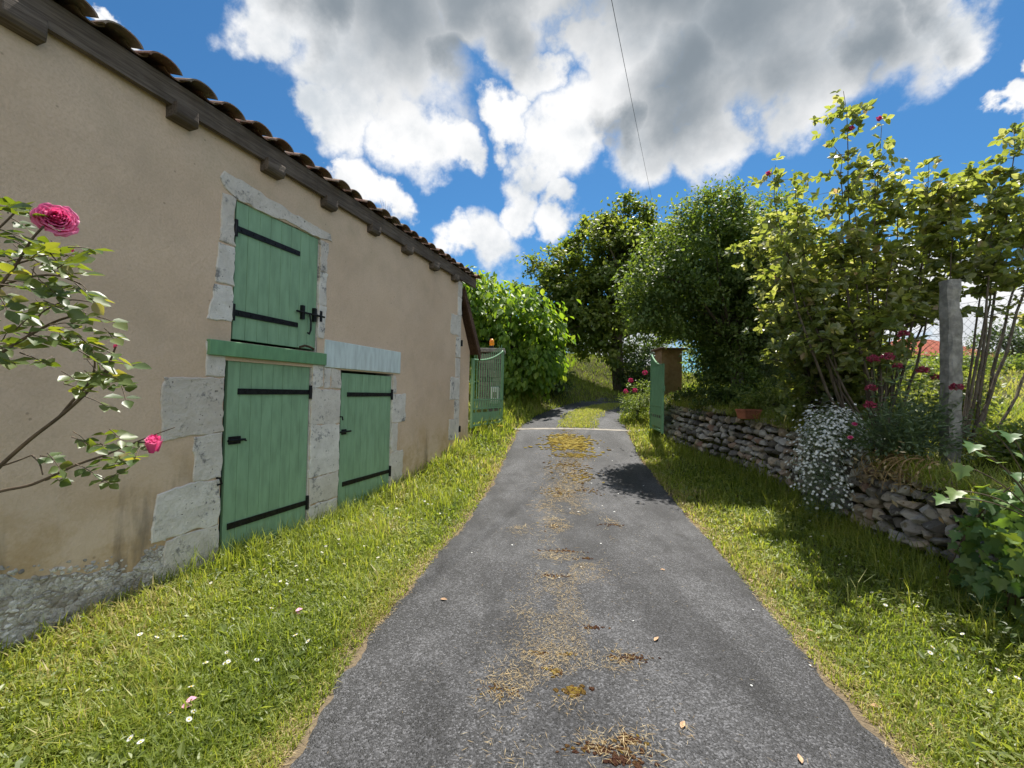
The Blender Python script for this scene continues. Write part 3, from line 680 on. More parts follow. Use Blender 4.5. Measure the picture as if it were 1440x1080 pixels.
for zi in range(5):
    for xi in range(3): mb.box(-.33+xi*.22+.006, -.33+(xi+1)*.22-.006, -.32+r2.uniform(0, .04), .3, zi*.144+.004, zi*.144+.14, r2.random())
mb.build('stone_foot', MT['stone'], p2, bevel=.02)
mb = MB(); mb.box(-.36, .36, -.36, .36, 2.022, 2.07); mb.build('cap', MT['tile'], p2, bevel=.01)

# ------------------------------------------------------------------ dry stone wall
def stone_wall(name, label, Y0, Y1):
    t = thing(name, label, 'wall', (float(swx(Y0)), Y0, float(gz(swx(Y0)-.2, Y0))))
    mb = MB(); Y = Y0
    yy = np.linspace(Y0, Y1, 200)
    L = np.concatenate([[0], np.cumsum(np.hypot(np.diff(swx(yy)), np.diff(yy)))])
    zlev = 0.
    for lay in range(16):
        l = rng.uniform(0, .1)
        while l < L[-1]:
            Yp = np.interp(l, L, yy); b = float(gz(swx(Yp)-.25, Yp))-.05; tp = float(swtop(Yp))+.05+.07*float(vn(l*1.7, 3.))
            hz = .125; z = b+hz*(lay+.5)+.03*float(vn(l*2.2, lay*.7))
            w = rng.uniform(.065, .135)
            if z < tp:
                out = .05*float(vn(l*1.3, lay*.4))-.02
                ang = math.atan2(1, np.interp(Yp, yy, np.gradient(swx(yy), yy)))
                lean = .16*(z-b)
                rock(mb, (float(swx(Yp))-.06+lean*.6-out+rng.normal(0, .012), Yp, z), (w*.93, rng.uniform(.09, .14), rng.uniform(.06, .10)), ang, rng.random(), *( (ICO3, ICF3) if Yp < 7 else (ICO2, ICF2)))
            l += w*1.55
    o = mb.build('stones', MT['stone'], t, world=True); return t
stone_wall('dry_stone_wall', 'low dry stone retaining wall of rough grey stones along the drive', 1.4, 10.9)
stone_wall('dry_stone_wall', 'mossy end of stone wall behind the edge-on gate leaf', 11.9, 13.6)

# ------------------------------------------------------------------ vegetation helpers
def bez(a, b, c, n=8):
    t = np.linspace(0, 1, n)[:, None]; return (1-t)**2*np.asarray(a)+2*t*(1-t)*np.asarray(b)+t*t*np.asarray(c)
def crown(mb, ells, nclump, nleaf, L, W, spread=.3, droop=.3, shell=.5, clear=None, shape=LEAF5, big=1.):
    vols = np.array([e[1][0]*e[1][1]*e[1][2] for e in ells])**.8; vols = vols/vols.sum()
    cl = []
    for (c, r), f in zip(ells, vols):
        n = int(nclump*f)+1; d = rdir(n); q = rng.random(n)**shell
        P = np.asarray(c)+d*q[:, None]*np.asarray(r)*(1+.16*vn(d[:, 0]*2.4+c[0], d[:, 1]*2.4, d[:, 2]*2.4)[:, None])
        cl.append(np.concatenate([P, d], 1))
    cl = np.concatenate(cl)
    if clear is not None: cl = cl[~clear(cl[:, :3])]
    n = len(cl); k = nleaf
    cs = rng.uniform(.55, 1.25, n)*spread
    P = np.repeat(cl[:, :3], k, 0)+rng.standard_normal((n*k, 3))*np.repeat(cs, k)[:, None]*np.array([.6, .6, .42])
    OD = np.repeat(cl[:, 3:], k, 0)
    D = unit(OD*.5+rdir(n*k)*.9+np.array([0, 0, -droop])); N = unit(OD*.5+rdir(n*k)*.55+np.array([0, 0, .9]))
    rn = np.clip(np.repeat(rng.random(n), k)*.45+rng.random(n*k)*.55, 0, 1)
    s = rng.uniform(.65, 1.2, n*k)
    leaves(mb, P, D, N, L*s, W*s, rn, shape)
    return cl
def limbs(mb, base, r0, cl, n, fork, k=7):
    """trunk from base to fork, limbs on to a sample of the clumps"""
    base, fork = np.asarray(base, float), np.asarray(fork, float)
    mid = (base+fork)/2+rng.normal(0, .06, 3)*np.linalg.norm(fork-base)*.4
    mb.tube(bez(base, mid, fork, 8), np.linspace(r0*1.15, r0*.75, 8), k+3)
    idx = rng.choice(len(cl), min(n, len(cl)), replace=False)
    for i in idx:
        e = cl[i, :3]; d = np.linalg.norm(e-fork)
        b = bez(fork-(fork-base)*rng.uniform(0, .35), fork+(e-fork)*.4+np.array([0, 0, .22*d])+rng.normal(0, .07*d, 3), e, 7)
        mb.tube(b, np.linspace(r0*.42, r0*.06, 7), k-1)
def tree(name, label, cat, base, ells, nclump, nleaf, L, W, mat, r0, fork, nl=26, spread=.3, droop=.3, shell=.5, group=None, clear=None, shape=LEAF5, tname='trunk', cname='crown'):
    t = thing(name, label, cat, base, group)
    mb = MB(); cl = crown(mb, ells, nclump, nleaf, L, W, spread, droop, shell, clear, shape)
    mb.build(cname, MT[mat], t, world=True)
    tb = MB(); limbs(tb, np.asarray(base)-[0, 0, .1], r0, cl, nl, fork); tb.build(tname, MT['bark'], t, True, True)
    return t
def G(x, y): return (x, y, float(gz(x, y)))

# large trees beyond the gates
tree('shade_tree', 'tall broad leafed tree beyond the gates where the drive bends', 'tree', G(5.3, 20.8), [((4.3, 20.6, 7.28), (2.9, 2.6, 2.7)), ((2.3, 20, 6.37), (1.9, 1.8, 1.9)), ((6.7, 20.6, 7.64), (2.0, 2.2, 2.1)), ((5.2, 20.6, 9.10), (1.5, 1.5, 1.5)), ((3.3, 20, 5.00), (2.0, 1.6, .9)), ((6.6, 20.6, 5.46), (1.9, 1.6, 1.4)), ((4.3, 20.4, 3.91), (1.6, 1.3, .8)), ((2.0, 20.2, 3.91), (1.1, 1.0, .9)), ((7.6, 20.6, 8.82), (1.0, 1.0, 1.1)), *[((x_, 20.3, z_-.09*(z_-4)-.1), (.34, .34, h_)) for x_, z_, h_ in ((.75, 7.9, 0.81), (1.5, 8.5, .55), (2.2, 8.9, .7), (2.9, 9.5, .6), (3.5, 10.2, .7), (4.1, 10.7, .6), (4.8, 11.2, .6), (5.4, 11.5, .75), (6.1, 11.2, .6), (6.7, 10.9, .8), (7.4, 10.5, .5), (.2, 7.0, .4), (.1, 6.0, .4), (8.3, 9.8, .6))], ((1.3, 20, 5.09), (1.0, 1.0, 1.2)), ((6.3, 20.6, 9.64), (.6, .6, .8)), ((4.3, 20.6, 9.64), (.7, .7, .6))],
     720, 56, .21, .155, 'lime', .30, (5.1, 20.6, 5.2), 60, .36, .5, .5)
tree('fig_tree', 'low spreading tree with large bright leaves behind the barn', 'tree', G(-.1, 15.1), [((0.11, 14.85, 3.62), (1.7, 1.4, 1.7)), ((-1.53, 14.95, 4.02), (1.5, 1.4, 1.6)), ((.95, 14.75, 2.95), (.9, .9, 1.35)), ((0.00, 14.55, 2.22), (1.5, 1.0, .9)), ((-1.20, 15.25, 5.25), (.8, .8, .7)), ((-2.83, 15.45, 4.12), (1.2, 1.2, 1.5))],
     380, 26, .24, .16, 'fig', .14, (-.1, 15.0, 2.7), 40, .38, 1.3, .4, shape=LEAF9)
# dense bush over the right-hand wall
tree('dense_bush', 'big dense dark bush overhanging the stone wall and gate pillar', 'bush', G(4.9, 9.3), [((4.5, 9.3, 4.7), (1.7, 1.3, 1.35)), ((3.3, 9.0, 3.85), (1.15, 1.0, .95)), ((5.6, 10.0, 3.6), (1.6, .8, 1.5)), ((4.7, 10.5, 2.7), (1.7, .45, 1.3)), ((5.7, 10.8, 4.7), (1.5, .9, 1.4)), ((5.0, 8.9, 2.6), (.75, .45, .95)), ((5.5, 8.6, 3.2), (.8, .6, .9)), ((4.75, 8.8, 1.9), (.5, .35, .5)), ((5.7, 9.6, 2.6), (.9, .7, 1.0)), ((5.6, 9.3, 4.3), (1.3, 1.2, 1.2)), ((4.3, 9.2, 5.4), (.9, .9, .6)), ((4.9, 9.8, 3.1), (1.3, .8, 1.1)), ((2.75, 9.0, 3.35), (.55, .6, .5)), ((5.3, 9.9, 2.4), (1.2, .6, .8)), ((4.0, 9.8, 3.0), (.7, .6, .7))],  # rear lobes of the crown added to block the sun from behind
     2400, 46, .085, .052, 'jasmine', .10, (4.8, 9.3, 3.2), 46, .23, .35, .38, clear=lambda P: ((P[:, 0] < 4.35) & (P[:, 2] < 2.95-.25*np.clip(3.4-P[:, 0], 0, 1)) & (P[:, 1] < 11)))

def shrub(name, label, base, rx, rz, nclump, nleaf, L, mat, group=None, cat='shrub', ry=None, spread=.22):
    b = np.array(G(*base)); ry = ry or rx
    el = [((b[0], b[1], b[2]+rz*.55), (rx*.85, ry*.85, rz*.6)), ((b[0]-rx*.4, b[1], b[2]+rz*.4), (rx*.6, ry*.6, rz*.45)), ((b[0]+rx*.45, b[1], b[2]+rz*.45), (rx*.55, ry*.6, rz*.5))]
    return tree(name, label, cat, b, el, nclump, nleaf, L, L*.6, mat, rz*.03+.01, b+[0, 0, rz*.35], 14, spread, .2, .45, group, tname='stems', cname='foliage')
gB = 'shrubs on the bank beyond the drive'
shrub('bank_shrub', 'yellow-green shrub on the bank under the tall tree', (3.9, 25.0), 1.5, 1.7, 90, 40, .14, 'shrub', gB, spread=.35)
shrub('bank_shrub', 'dark shrub on the bank just left of the yellow-green one', (1.3, 25.5), 1.9, 2.3, 90, 40, .15, 'dark_shrub', gB, spread=.4)
shrub('bank_shrub', 'dark shrub on the bank behind the right gate pillar', (7.6, 25.0), 1.7, 2.0, 90, 40, .15, 'dark_shrub', gB, spread=.4)
shrub('bank_shrub', 'dark shrub crowding the trunk of the tall tree', (6.0, 20.3), 1.1, 2.0, 90, 40, .15, 'dark_shrub', gB, spread=.35)
shrub('bank_shrub', 'dark low shrub at the foot of the large leafed tree', (1.4, 16.6), .9, 1.1, 60, 34, .12, 'dark_shrub', gB, spread=.28)
shrub('bank_shrub', 'taller dark shrub behind the large leafed tree by the barn', (-2.6, 18.5), 2.2, 3.0, 90, 40, .16, 'dark_shrub', gB, spread=.45)
gM = 'shrubs along the meadow behind the wire fence'
for i, (bx_, rx, rz, mt, lb) in enumerate([((7.4, 11.0), 1.1, 1.5, 'shrub', 'bright shrub behind the slim fence post and rose stems'), ((9.4, 11.6), 1.2, 1.35, 'shrub', 'bright shrub behind the tall rose, seen through bare stems'), ((11.6, 12.4), 1.2, 1.0, 'shrub', 'low bright shrub just left of the thick concrete post'), ((17.2, 16.5), 1.3, .8, 'shrub', 'low meadow shrub just right of the thick concrete post'), ((19.8, 17.0), 1.3, .75, 'shrub', 'low pale green shrub at the far edge of the meadow'), ((5.9, 12.4), 1.3, 1.9, 'shrub', 'sunlit shrub glimpsed beneath the dense bush')]):
    shrub('meadow_shrub', lb, bx_, rx, rz, 80, 36, .10, mt, gM, spread=.26)
tree('orchard_tree', 'small dark tree standing in the meadow near the red roof', 'tree', G(22.0, 18.6), [((22.0, 18.6, 4.3), (1.5, 1.2, .9)), ((23.2, 18.6, 4.1), (1.2, 1.2, 1.0)), ((20.9, 18.6, 4.2), (.8, .8, .5))], 110, 40, .13, .08, 'dark_shrub', .12, (22.0, 18.6, 3.6), 18, .3)

# house far behind the meadow
hx, hy = 42.0, 44.0; hz = float(gz(hx, hy))
ho = thing('far_house', 'distant house with red tile roof beyond the meadow', 'house', (hx, hy, hz))
zt = 6.0-hz
mb = MB(); mb.box(-4.2, 4.2, -4, 4, -1, zt); mb.build('wall', MT['white_wall'], ho)
mb = MB()
mb.add([(-4.8, -4.6, zt-.15), (4.8, -4.6, zt-.15), (4.8, 4.6, zt-.15), (-4.8, 4.6, zt-.15), (-2.2, 0, zt+2.0), (1.2, 0, zt+2.0)], [[0, 1, 5, 4], [2, 3, 4, 5]]); mb.F.append((np.array([[1, 2, 5], [3, 0, 4]]), 0)); mb.F.append((np.array([[3, 2, 1, 0]]), 0))
m = M('far_tile'); v = m.co(); c = m.mix(m.sm(m.noise(v, 1.3, 4), .3, .7), (.30, .085, .055), (.38, .13, .085)); wv = m.n('TexWave', {'Vector': v, 'Scale': 2.2, 'Distortion': .4}, wave_type='BANDS', bands_direction='X').outputs['Fac']
MT['far_tile'] = m.done(m.pbr(c, .9, m.bump(wv, .8, .08), spec=.1))
mb.build('roof', MT['far_tile'], ho)
for x in (-2.2, 1.4):
    mb = MB(); mb.box(x-.5, x+.5, -4.03, -3.9, zt-1.9, zt-.7); mb.build('window', MT['iron'], ho)

# ------------------------------------------------------------------ wire fence
fe = thing('wire_fence', 'wire mesh fence on thick rough concrete posts above the stone wall', 'fence', (4.78, 2.2, 1.0))
for (x, y, w) in ((4.70, 2.3, .14), (4.78, 4.65, .135), (4.82, 7.0, .15), (4.96, 9.3, .15)):
    g0 = float(gz(x, y)); mb = MB(); n = 22
    zz = np.linspace(g0-.2, np.interp(y, [2, 4.65, 7, 9.3], [2.85, 2.93, 3.05, 3.25]), n); cr = np.array([(-.5, -.38), (-.38, -.5), (.38, -.5), (.5, -.38), (.5, .38), (.38, .5), (-.38, .5), (-.5, .38)])*w
    V = []
    for q in zz:
        V.append(np.concatenate([cr*(1+.03*vn(q*5, y))+np.array([x+.012*float(vn(q*1.5, y)), y])+.006*rng.standard_normal((8, 2)), np.full((8, 1), q)], 1))
    V = np.concatenate(V); i = np.arange(n-1)[:, None]*8; j = np.arange(8)[None]; j2 = (j+1) % 8
    mb.add(V, np.stack([i+j, i+j2, i+8+j2, i+8+j], -1).reshape(-1, 4)); mb.F.append((np.array([list(range((n-1)*8, n*8))]), 0))
    mb.build('post', MT['concrete'], fe, world=True)
mb = MB(); y0, y1 = 1.2, 10.6; sp = .085; H = 1.55
zb = lambda y: float(np.interp(y, [1, 4.65, 7, 9.3, 11], [1.05, 1.12, 1.35, 1.6, 1.75])); fx = lambda y: float(np.interp(y, [1, 4.65, 7, 9.3, 11], [4.76, 4.91, 4.92, 5.04, 5.1]))
for sg in (1, -1):
    a = y0-H
    while a < y1:
        ya, yb = (a, a+H) if sg > 0 else (a+H, a)
        pts = []
        for t in np.linspace(0, 1, 7):
            y_ = ya+(yb-ya)*t; pts.append((fx(y_)+.01*math.sin(y_*2)+.002*sg, y_, zb(y_)+H*t))
        mb.tube(pts, .0013, 3, cap=False); a += sp
for t in (0., .5, 1.): mb.tube([(fx(y_)-.005, y_, zb(y_)+H*t) for y_ in np.linspace(y0, y1, 30)], .0018, 4)
mb.build('mesh_panel', MT['wire'], fe, world=True)

# ------------------------------------------------------------------ roses
def rose_mesh(Rr, n, open_=1., seed=0):
    r = np.random.default_rng(seed); mb = MB()
    na, nb = 7, 6; a = np.linspace(-1, 1, na); b = np.linspace(0, 1, nb); A_, B_ = np.meshgrid(a, b, indexing='ij')
    for k in range(n):
        t = (k+.5)/n; th = k*2.39996+r.normal(0, .2); op = (t**1.1)*open_*.78
        wid = (.95-.25*t)*(1-.28*np.abs(B_-.65)**1.5*2)
        rho = Rr*(.10+.28*t+(.12+.62*op)*np.sin(B_*math.pi/2)**.9*(.35+.65*t)) + Rr*.12*op*B_**4*(1+.5*r.random())
        hgt = Rr*((.95-.30*op)*np.sin(B_*math.pi*.5)*(1.1)-.30*t*(1) - .22*op*B_**5*r.uniform(.3, 1.4)) - Rr*.1 + Rr*.05*np.abs(A_)**2*B_
        hgt = hgt-.10*Rr*(1-np.abs(A_)**2*0)*0 - .12*Rr*np.abs(A_)**3*B_ + .07*Rr*np.sin(A_*5+k)*B_**2 + .04*Rr*np.sin(A_*11+k*2)*B_**3
        ang = th+A_*wid
        rho = rho*(1-.05*np.abs(A_)**2)+Rr*.02*r.standard_normal(rho.shape)*B_
        V = np.stack([rho*np.cos(ang), rho*np.sin(ang), hgt], -1).reshape(-1, 3)
        I = (np.arange(na-1)[:, None]*nb+np.arange(nb-1)[None]).ravel()
        mb.add(V, np.stack([I, I+nb, I+nb+1, I+1], 1), np.clip(.25+.5*B_.ravel()*t+.3*r.random(), 0, 1))
    return mb
def compound(mb, P, D, up, L, nl=5, sz=.05, shape=LEAF9, stem=None):
    """a pinnate rose leaf: leaflets in pairs and one at the tip"""
    P = np.asarray(P, float); D = unit(D); X = unit(np.cross(D, up)); U = np.cross(X, D)
    pos = [(1., 0, 0)] if nl else []
    for i in range((nl-1)//2):
        f = .85-.32*i; pos += [(f, -1, .0), (f, 1, .0)]
    base = []; dirs = []; up = np.asarray(up)
    for f, s, _ in pos:
        base.append(P+D*L*f-np.array([0, 0, .12*L*f*f])); dirs.append(unit(D*(1. if s == 0 else .35)+X*s*.95+rng.normal(0, .15, 3)))
    n = len(base); N = unit(U+rng.normal(0, .38, (n, 3)))
    s = rng.uniform(.75, 1.15, n)*sz
    leaves(mb, base, np.array(dirs), N, s, s*rng.uniform(.6, .8, n), np.clip(rng.random()*.6+rng.random(n)*.4, 0, 1), shape)
    if stem is not None: stem.tube([P, P+D*L*.5, P+D*L-np.array([0, 0, .1*L])], [.0018, .0014, .001], 4, cap=False)

# near rose at the left edge of the frame
YB = 1.28
fr = thing('rose_bush', 'near pink rose bush with arching stems in front of the barn wall', 'rose bush', (-2.1, 1.1, 0))
stem = MB(); fol = MB()
def poly(L, Y=YB, dy=None):
    P = np.array([at(u, y, Y if dy is None else Y+d) for (u, y), d in zip(L, dy if dy is not None else [0]*len(L))]); t = np.linspace(0, 1, len(P)); tn = np.linspace(0, 1, len(P)*4)
    Q = np.stack([np.interp(tn, t, P[:, i]) for i in range(3)], 1)
    for _ in range(3): Q[1:-1] = (Q[:-2]+2*Q[1:-1]+Q[2:])/4
    return Q
root = np.array([-2.1, 1.1, .0])
st_px = [[(-120, 790), (-50, 705), (0, 655), (45, 615), (82, 588), (112, 562), (133, 540), (152, 522)],
         [(82, 588), (105, 560), (125, 540), (135, 515), (130, 492)],
         [(133, 540), (150, 520), (158, 500), (163, 487)],
         [(-130, 770), (-60, 712), (0, 690), (40, 684), (68, 672), (110, 652), (150, 640), (185, 622), (208, 622)],
         [(0, 656), (25, 648), (45, 640)], [(45, 640), (56, 650), (60, 668)],
         [(190, 622), (215, 612), (246, 601)],
         [(-130, 640), (-60, 540), (0, 497), (40, 472), (80, 450), (120, 440)],
         [(-120, 560), (-60, 470), (-10, 415), (25, 370), (45, 335), (62, 318)],
         [(-120, 520), (-40, 420), (30, 390), (80, 385), (115, 400)],
         [(-100, 420), (-40, 350), (0, 320), (20, 300)],
         [(20, 372), (60, 360), (95, 352)], [(40, 472), (55, 440), (95, 420), (130, 425)]]
SP = []
for i, L in enumerate(st_px):
    Q = poly(L, YB+.06*((i*37) % 5-2)*(i > 6)); SP.append(Q); w = [.0065, .004, .004, .005, .003, .003, .0022, .006, .005, .005, .004, .003, .003][i]
    stem.tube(Q, np.linspace(w, w*.55, len(Q)), 7)
for i in (0, 3, 7, 8, 9, 10):
    stem.tube(bez(root+rng.normal(0, .08, 3)*[1, 1, 0], (root+SP[i][0])/2+[-.15, 0, .1], SP[i][0], 8), .008, 7)
cl_px = [(5, 288), (22, 292), (40, 300), (-20, 300), (-40, 340), (5, 330), (28, 322), (2, 355), (38, 355), (60, 345), (78, 352), (20, 378), (52, 372), (85, 378), (100, 362), (115, 352), (10, 405), (40, 400), (70, 398), (95, 402), (118, 408), (-20, 400), (0, 432), (30, 428), (62, 430), (92, 430), (118, 445), (140, 452), (-25, 450), (8, 460), (35, 455), (68, 462), (95, 470), (112, 462), (-20, 490), (5, 485), (25, 490), (12, 512), (55, 500), (-35, 520), (110, 380), (128, 418), (75, 415), (48, 385), (20, 345), (-50, 380), (-60, 430), (-10, 380),
         (130, 490), (148, 500), (165, 500), (180, 510), (142, 515), (128, 530), (100, 528), (148, 535), (172, 540), (160, 552), (118, 545), (105, 558), (152, 566), (135, 520), (165, 528), (112, 480), (150, 478),
         (122, 620), (140, 612), (150, 622), (165, 615), (132, 640), (118, 648), (150, 652), (168, 640), (178, 630), (145, 665), (92, 655), (78, 662), (85, 678), (175, 655), (188, 640), (196, 632), (132, 630), (75, 645)]
for (u, y) in cl_px:
    for _ in range(2 if y < 520 and u < 130 else 1):
        Yc = YB+(rng.normal(0, .10) if y < 520 else rng.normal(0, .045)); p = at(u+rng.normal(0, 6), y+rng.normal(0, 5), Yc)
        d = unit(np.array([.75, rng.normal(0, .45), rng.normal(-.12, .4)])+rng.normal(0, .25, 3))
        compound(fol, p-d*.045, d, np.array([.1, -.25, 1.]), .055, 5 if rng.random() < .5 else 3, .044 if y < 580 else .036, stem=stem)
stem.build('stems', MT['stem'], fr, True, True); fol.build('foliage', MT['rose_leaf'], fr, True, True)
def put(mb, name, mat, parent, P, axis_, world=True):
    q = Vector(axis_).to_track_quat('Z', 'Y').to_matrix(); Rm = np.array(q)
    mb.V = [v@Rm.T+np.asarray(P) for v in mb.V]
    return mb.build(name, mat, parent, True, world)
put(rose_mesh(.052, 40, 1., 4), 'open_flower', MT['pink'], fr, at(80, 312, YB-.02), (.55, -.6, .25))
put(rose_mesh(.040, 16, .3, 6), 'half_open_flower', MT['pink'], fr, at(216, 628, YB), (.15, -.2, .9))
for (u, y) in ((162, 488), (101, 353)): put(rose_mesh(.010, 7, .2, 8), 'bud', MT['dark_pink'], fr, at(u, y, YB), (.2, 0, 1))

# tall climbing roses on the terrace
def tall_rose(label, base, tips, nshoot, Yc, flowers, seed, fmin=.36, group='tall roses along the fence', lsz=.092, clear=None):
    global rng
    keep = rng; rng = np.random.default_rng(seed)
    b = np.array(G(*base)); t = thing('climbing_rose', label, 'rose bush', b, group)
    st, fo = MB(), MB(); curves = []
    for (u, y, dY, lean) in tips:
        e = at(u, y, Yc+dY); m_ = b*.45+e*.55+np.array([lean, rng.normal(0, .1), .25])
        Q = bez(b+rng.normal(0, .10, 3)*[1, 1, 0], b+(m_-b)*1.0, e, 16); Q[1:-1] += np.cumsum(rng.normal(0, .012, (14, 3)), 0)*.8
        r0 = rng.uniform(.012, .024); st.tube(Q, np.linspace(r0, .003, 16), 6); curves.append(Q)
    for k in range(nshoot):
        Q = curves[rng.integers(len(curves))]; f = rng.uniform(fmin, 1.0)**.85; p = Q[min(15, int(f*15))]
        d = unit(rdir(1, -.35, .7)[0]*np.array([1, .8, .8])+[0, 0, .1]); L = rng.uniform(.2, .75)*(1.15-.65*f)
        e = p+d*L; q = bez(p, (p+e)/2+[0, 0, .06], e, 6); st.tube(q, np.linspace(.004, .0015, 6), 4, cap=False)
        for w in np.linspace(.25, 1, max(3, int(L/.065))):
            pp = q[min(5, int(w*5))]+rng.normal(0, .02, 3)
            if clear is not None and clear(pp): continue
            compound(fo, pp, unit(d*.4+rdir(1, -.6, .5)[0]), np.array([0, 0, 1.])+rng.normal(0, .75, 3), .06, 5 if rng.random() < .5 else 3, lsz, LEAF9)
    for Q in curves:
        for i in range(8, 16):
            for _ in range(2):
                if clear is not None and clear(Q[i]): continue
                compound(fo, Q[i]+rng.normal(0, .015, 3), rdir(1, -.3, .6)[0], np.array([0, 0, 1.])+rng.normal(0, .5, 3), .06, 5, lsz*.85, LEAF9)
    st.build('stems', MT['bark'], t, True, True); fo.build('foliage', MT['tall_rose_leaf'], t, False, True)
    for (u, y, s) in flowers: put(rose_mesh(s, 16, .8, int(u)), 'flower', MT['dark_pink'], t, at(u, y, Yc-.1), (-.1, -.6, .6))
    rng = keep
tall_rose('tallest climbing rose with dark pink blooms, left of the thick concrete post', (4.55, 5.35), [(1186, 128, 0, -.2), (1172, 205, .1, -.25), (1240, 175, .1, 0), (1268, 240, 0, .1), (1300, 300, .2, .2), (1210, 280, -.1, 0), (1085, 246, .2, -.5), (1130, 300, .3, -.4), (1105, 330, 0, -.5), (1150, 380, .3, -.3), (1330, 270, 0, .3), (1180, 330, 0, -.2), (1250, 350, -.2, .1), (1310, 380, .1, .3), (1140, 420, .5, -.2), (1275, 300, .4, 0), (1225, 230, .2, 0), (1350, 330, .4, .2), (1270, 420, .5, 0), (1295, 250, .1, .15), (1120, 250, .3, -.4)], 410, 5.2,
          [(1080, 245, .042), (1236, 168, .045), (1197, 181, .042)], 11, fmin=.30, clear=lambda p: (p[2] < 2.6 and p[0] > 4.75))
TRC = lambda p: (p[2] < 2.62 and p[0] > 4.75)
tall_rose('climbing rose with pale reddish tips behind and right of the thick concrete post', (5.35, 5.0), [(1425, 180, .1, .1), (1400, 240, 0, 0), (1370, 235, .1, -.1), (1345, 260, 0, -.2), (1450, 300, 0, .2), (1480, 240, .1, .3), (1420, 330, -.1, .1), (1520, 330, 0, .4), (1405, 290, .3, 0)], 200, 5.1, [], 12, fmin=.5, clear=TRC)
tall_rose('thicket of slim leafy rose stems beneath the dense bush', (4.75, 6.2), [(1120, 300, .2, -.3), (1095, 380, .1, -.4), (1150, 360, .2, -.1), (1180, 400, .1, 0), (1200, 350, .3, .1), (1110, 430, 0, -.3), (1060, 340, .5, -.4), (1160, 440, .2, 0), (1220, 420, .2, .2), (1090, 300, .4, -.2), (1130, 470, .2, 0), (1180, 470, .3, 0), (1230, 480, .2, .1)], 560, 6.2, [], 13, fmin=.12)

# ------------------------------------------------------------------ terrace plants
def cushion(name, label, cat, c, r, nf, leafmat, L, flowers=None, nfl=0, droop=0., pos=None):
    t = thing(name, label, cat, c)
    mb = MB(); d = rdir(nf, -.3, 1); q = rng.random(nf)**.35
    P = np.asarray(c)+d*q[:, None]*np.asarray(r)*(1+.18*vn(d[:, 0]*3, d[:, 1]*3, d[:, 2]*3+c[0])[:, None])
    leaves(mb, P, unit(d+rdir(nf)*.8), unit(rdir(nf)*.8+[0, 0, .8]), L*rng.uniform(.6, 1.3, nf), L*.28*rng.uniform(.7, 1.3, nf))
    mb.build('foliage', MT[leafmat], t, world=True)
    return t
# white flowering cushion hanging over the wall
mc = np.array([3.98, 5.2, 1.0])
mo = thing('white_flower_mound', 'cushion of small white flowers spilling over the stone wall', 'flowers', mc)
mb = MB(); mf = MB(); n = 4200
ells = [((3.90, 5.15, 1.12), (.33, .36, .36)), ((3.72, 5.2, .80), (.22, .34, .42)), ((3.70, 5.05, .50), (.20, .28, .34)), ((4.05, 5.4, 1.2), (.25, .35, .28))]
for (c, r) in ells:
    nn = 1500; d = rdir(nn, -.8, 1); q = rng.random(nn)**.3; P = np.asarray(c)+d*q[:, None]*np.asarray(r)*(1+.2*vn(d[:, 0]*3, d[:, 1]*3, d[:, 2]*3)[:, None])
    leaves(mb, P, unit(d*.5+rdir(nn)), rdir(nn, 0, 1), rng.uniform(.025, .05, nn), rng.uniform(.006, .01, nn))
    nn = 620 if c[2] > .7 else 150
    d = rdir(nn, -.5, 1); P = np.asarray(c)+d*(np.asarray(r)+.02)*(1+.2*vn(d[:, 0]*3, d[:, 1]*3, d[:, 2]*3)[:, None]+.16*rng.standard_normal((nn, 1)))
    kp = fbm(P[:, 0]*7, P[:, 1]*7, P[:, 2]*7, o=2) > -.18; P, d = P[kp], d[kp]; nn = len(P)
    face = unit(d+rdir(nn)*.6+[0, -.3, .5])
    for k in range(5):
        th_ = k*2*math.pi/5; D0, X0, N0 = frames(rdir(nn), face); Dp = None
        a1 = unit(np.cross(face, np.array([.3, .2, .9]))); a2 = np.cross(face, a1)
        Dk = a1*math.cos(th_)+a2*math.sin(th_)
        leaves(mf, P, unit(Dk+face*.25), face, .018, .017, rng.random(nn))
mb.build('foliage', MT['grey_leaf'], mo, world=True)
o = mf.build('flowers', MT['white_petal'], mo, world=True); o['kind'] = 'stuff'
# valerian: grey-green leaves and red flower heads
va = thing('red_valerian', 'grey-green bushy plant with red flower heads on top of the wall', 'flowers', (4.35, 4.7, 1.0))
mb = MB(); sm = MB()
tips = [(1298, 521, 9), (1270, 470, 8), (1228, 505, 9), (1248, 502, 9), (1262, 515, 7), (1316, 531, 8), (1225, 546, 8), (1223, 570, 9), (1345, 545, 9), (1335, 503, 8), (1300, 545, 0), (1250, 560, 0), (1330, 570, 0), (1280, 560, 0), (1365, 580, 0), (1220, 600, 0), (1240, 585, 0), (1355, 560, 0), (1210, 590, 0), (1310, 590, 0), (1260, 540, 0), (1270, 590, 0)]
heads = []
for (u, y, s) in tips:
    Yt = 4.55+rng.normal(0, .16); e = at(u, y, Yt); b = np.array([4.3+rng.normal(0, .14), 4.7+rng.normal(0, .15), 1.0]); Q = bez(b, (b+e)/2+rng.normal(0, .05, 3)+[0, 0, -.03], e, 9); sm.tube(Q, np.linspace(.005, .0025, 9), 5)
    for i in range(1, 9):
        nn = 7 if i < 7 or not s else 2; D = unit(rdir(nn, -.4, .5)+[0, 0, .1]); leaves(mb, Q[i]+rng.normal(0, .02, (nn, 3)), D, unit(rdir(nn, .3, 1)+[0, 0, .7]), rng.uniform(.06, .10, nn), rng.uniform(.022, .034, nn), shape=LEAF5)
    if s: heads.append((e, s))
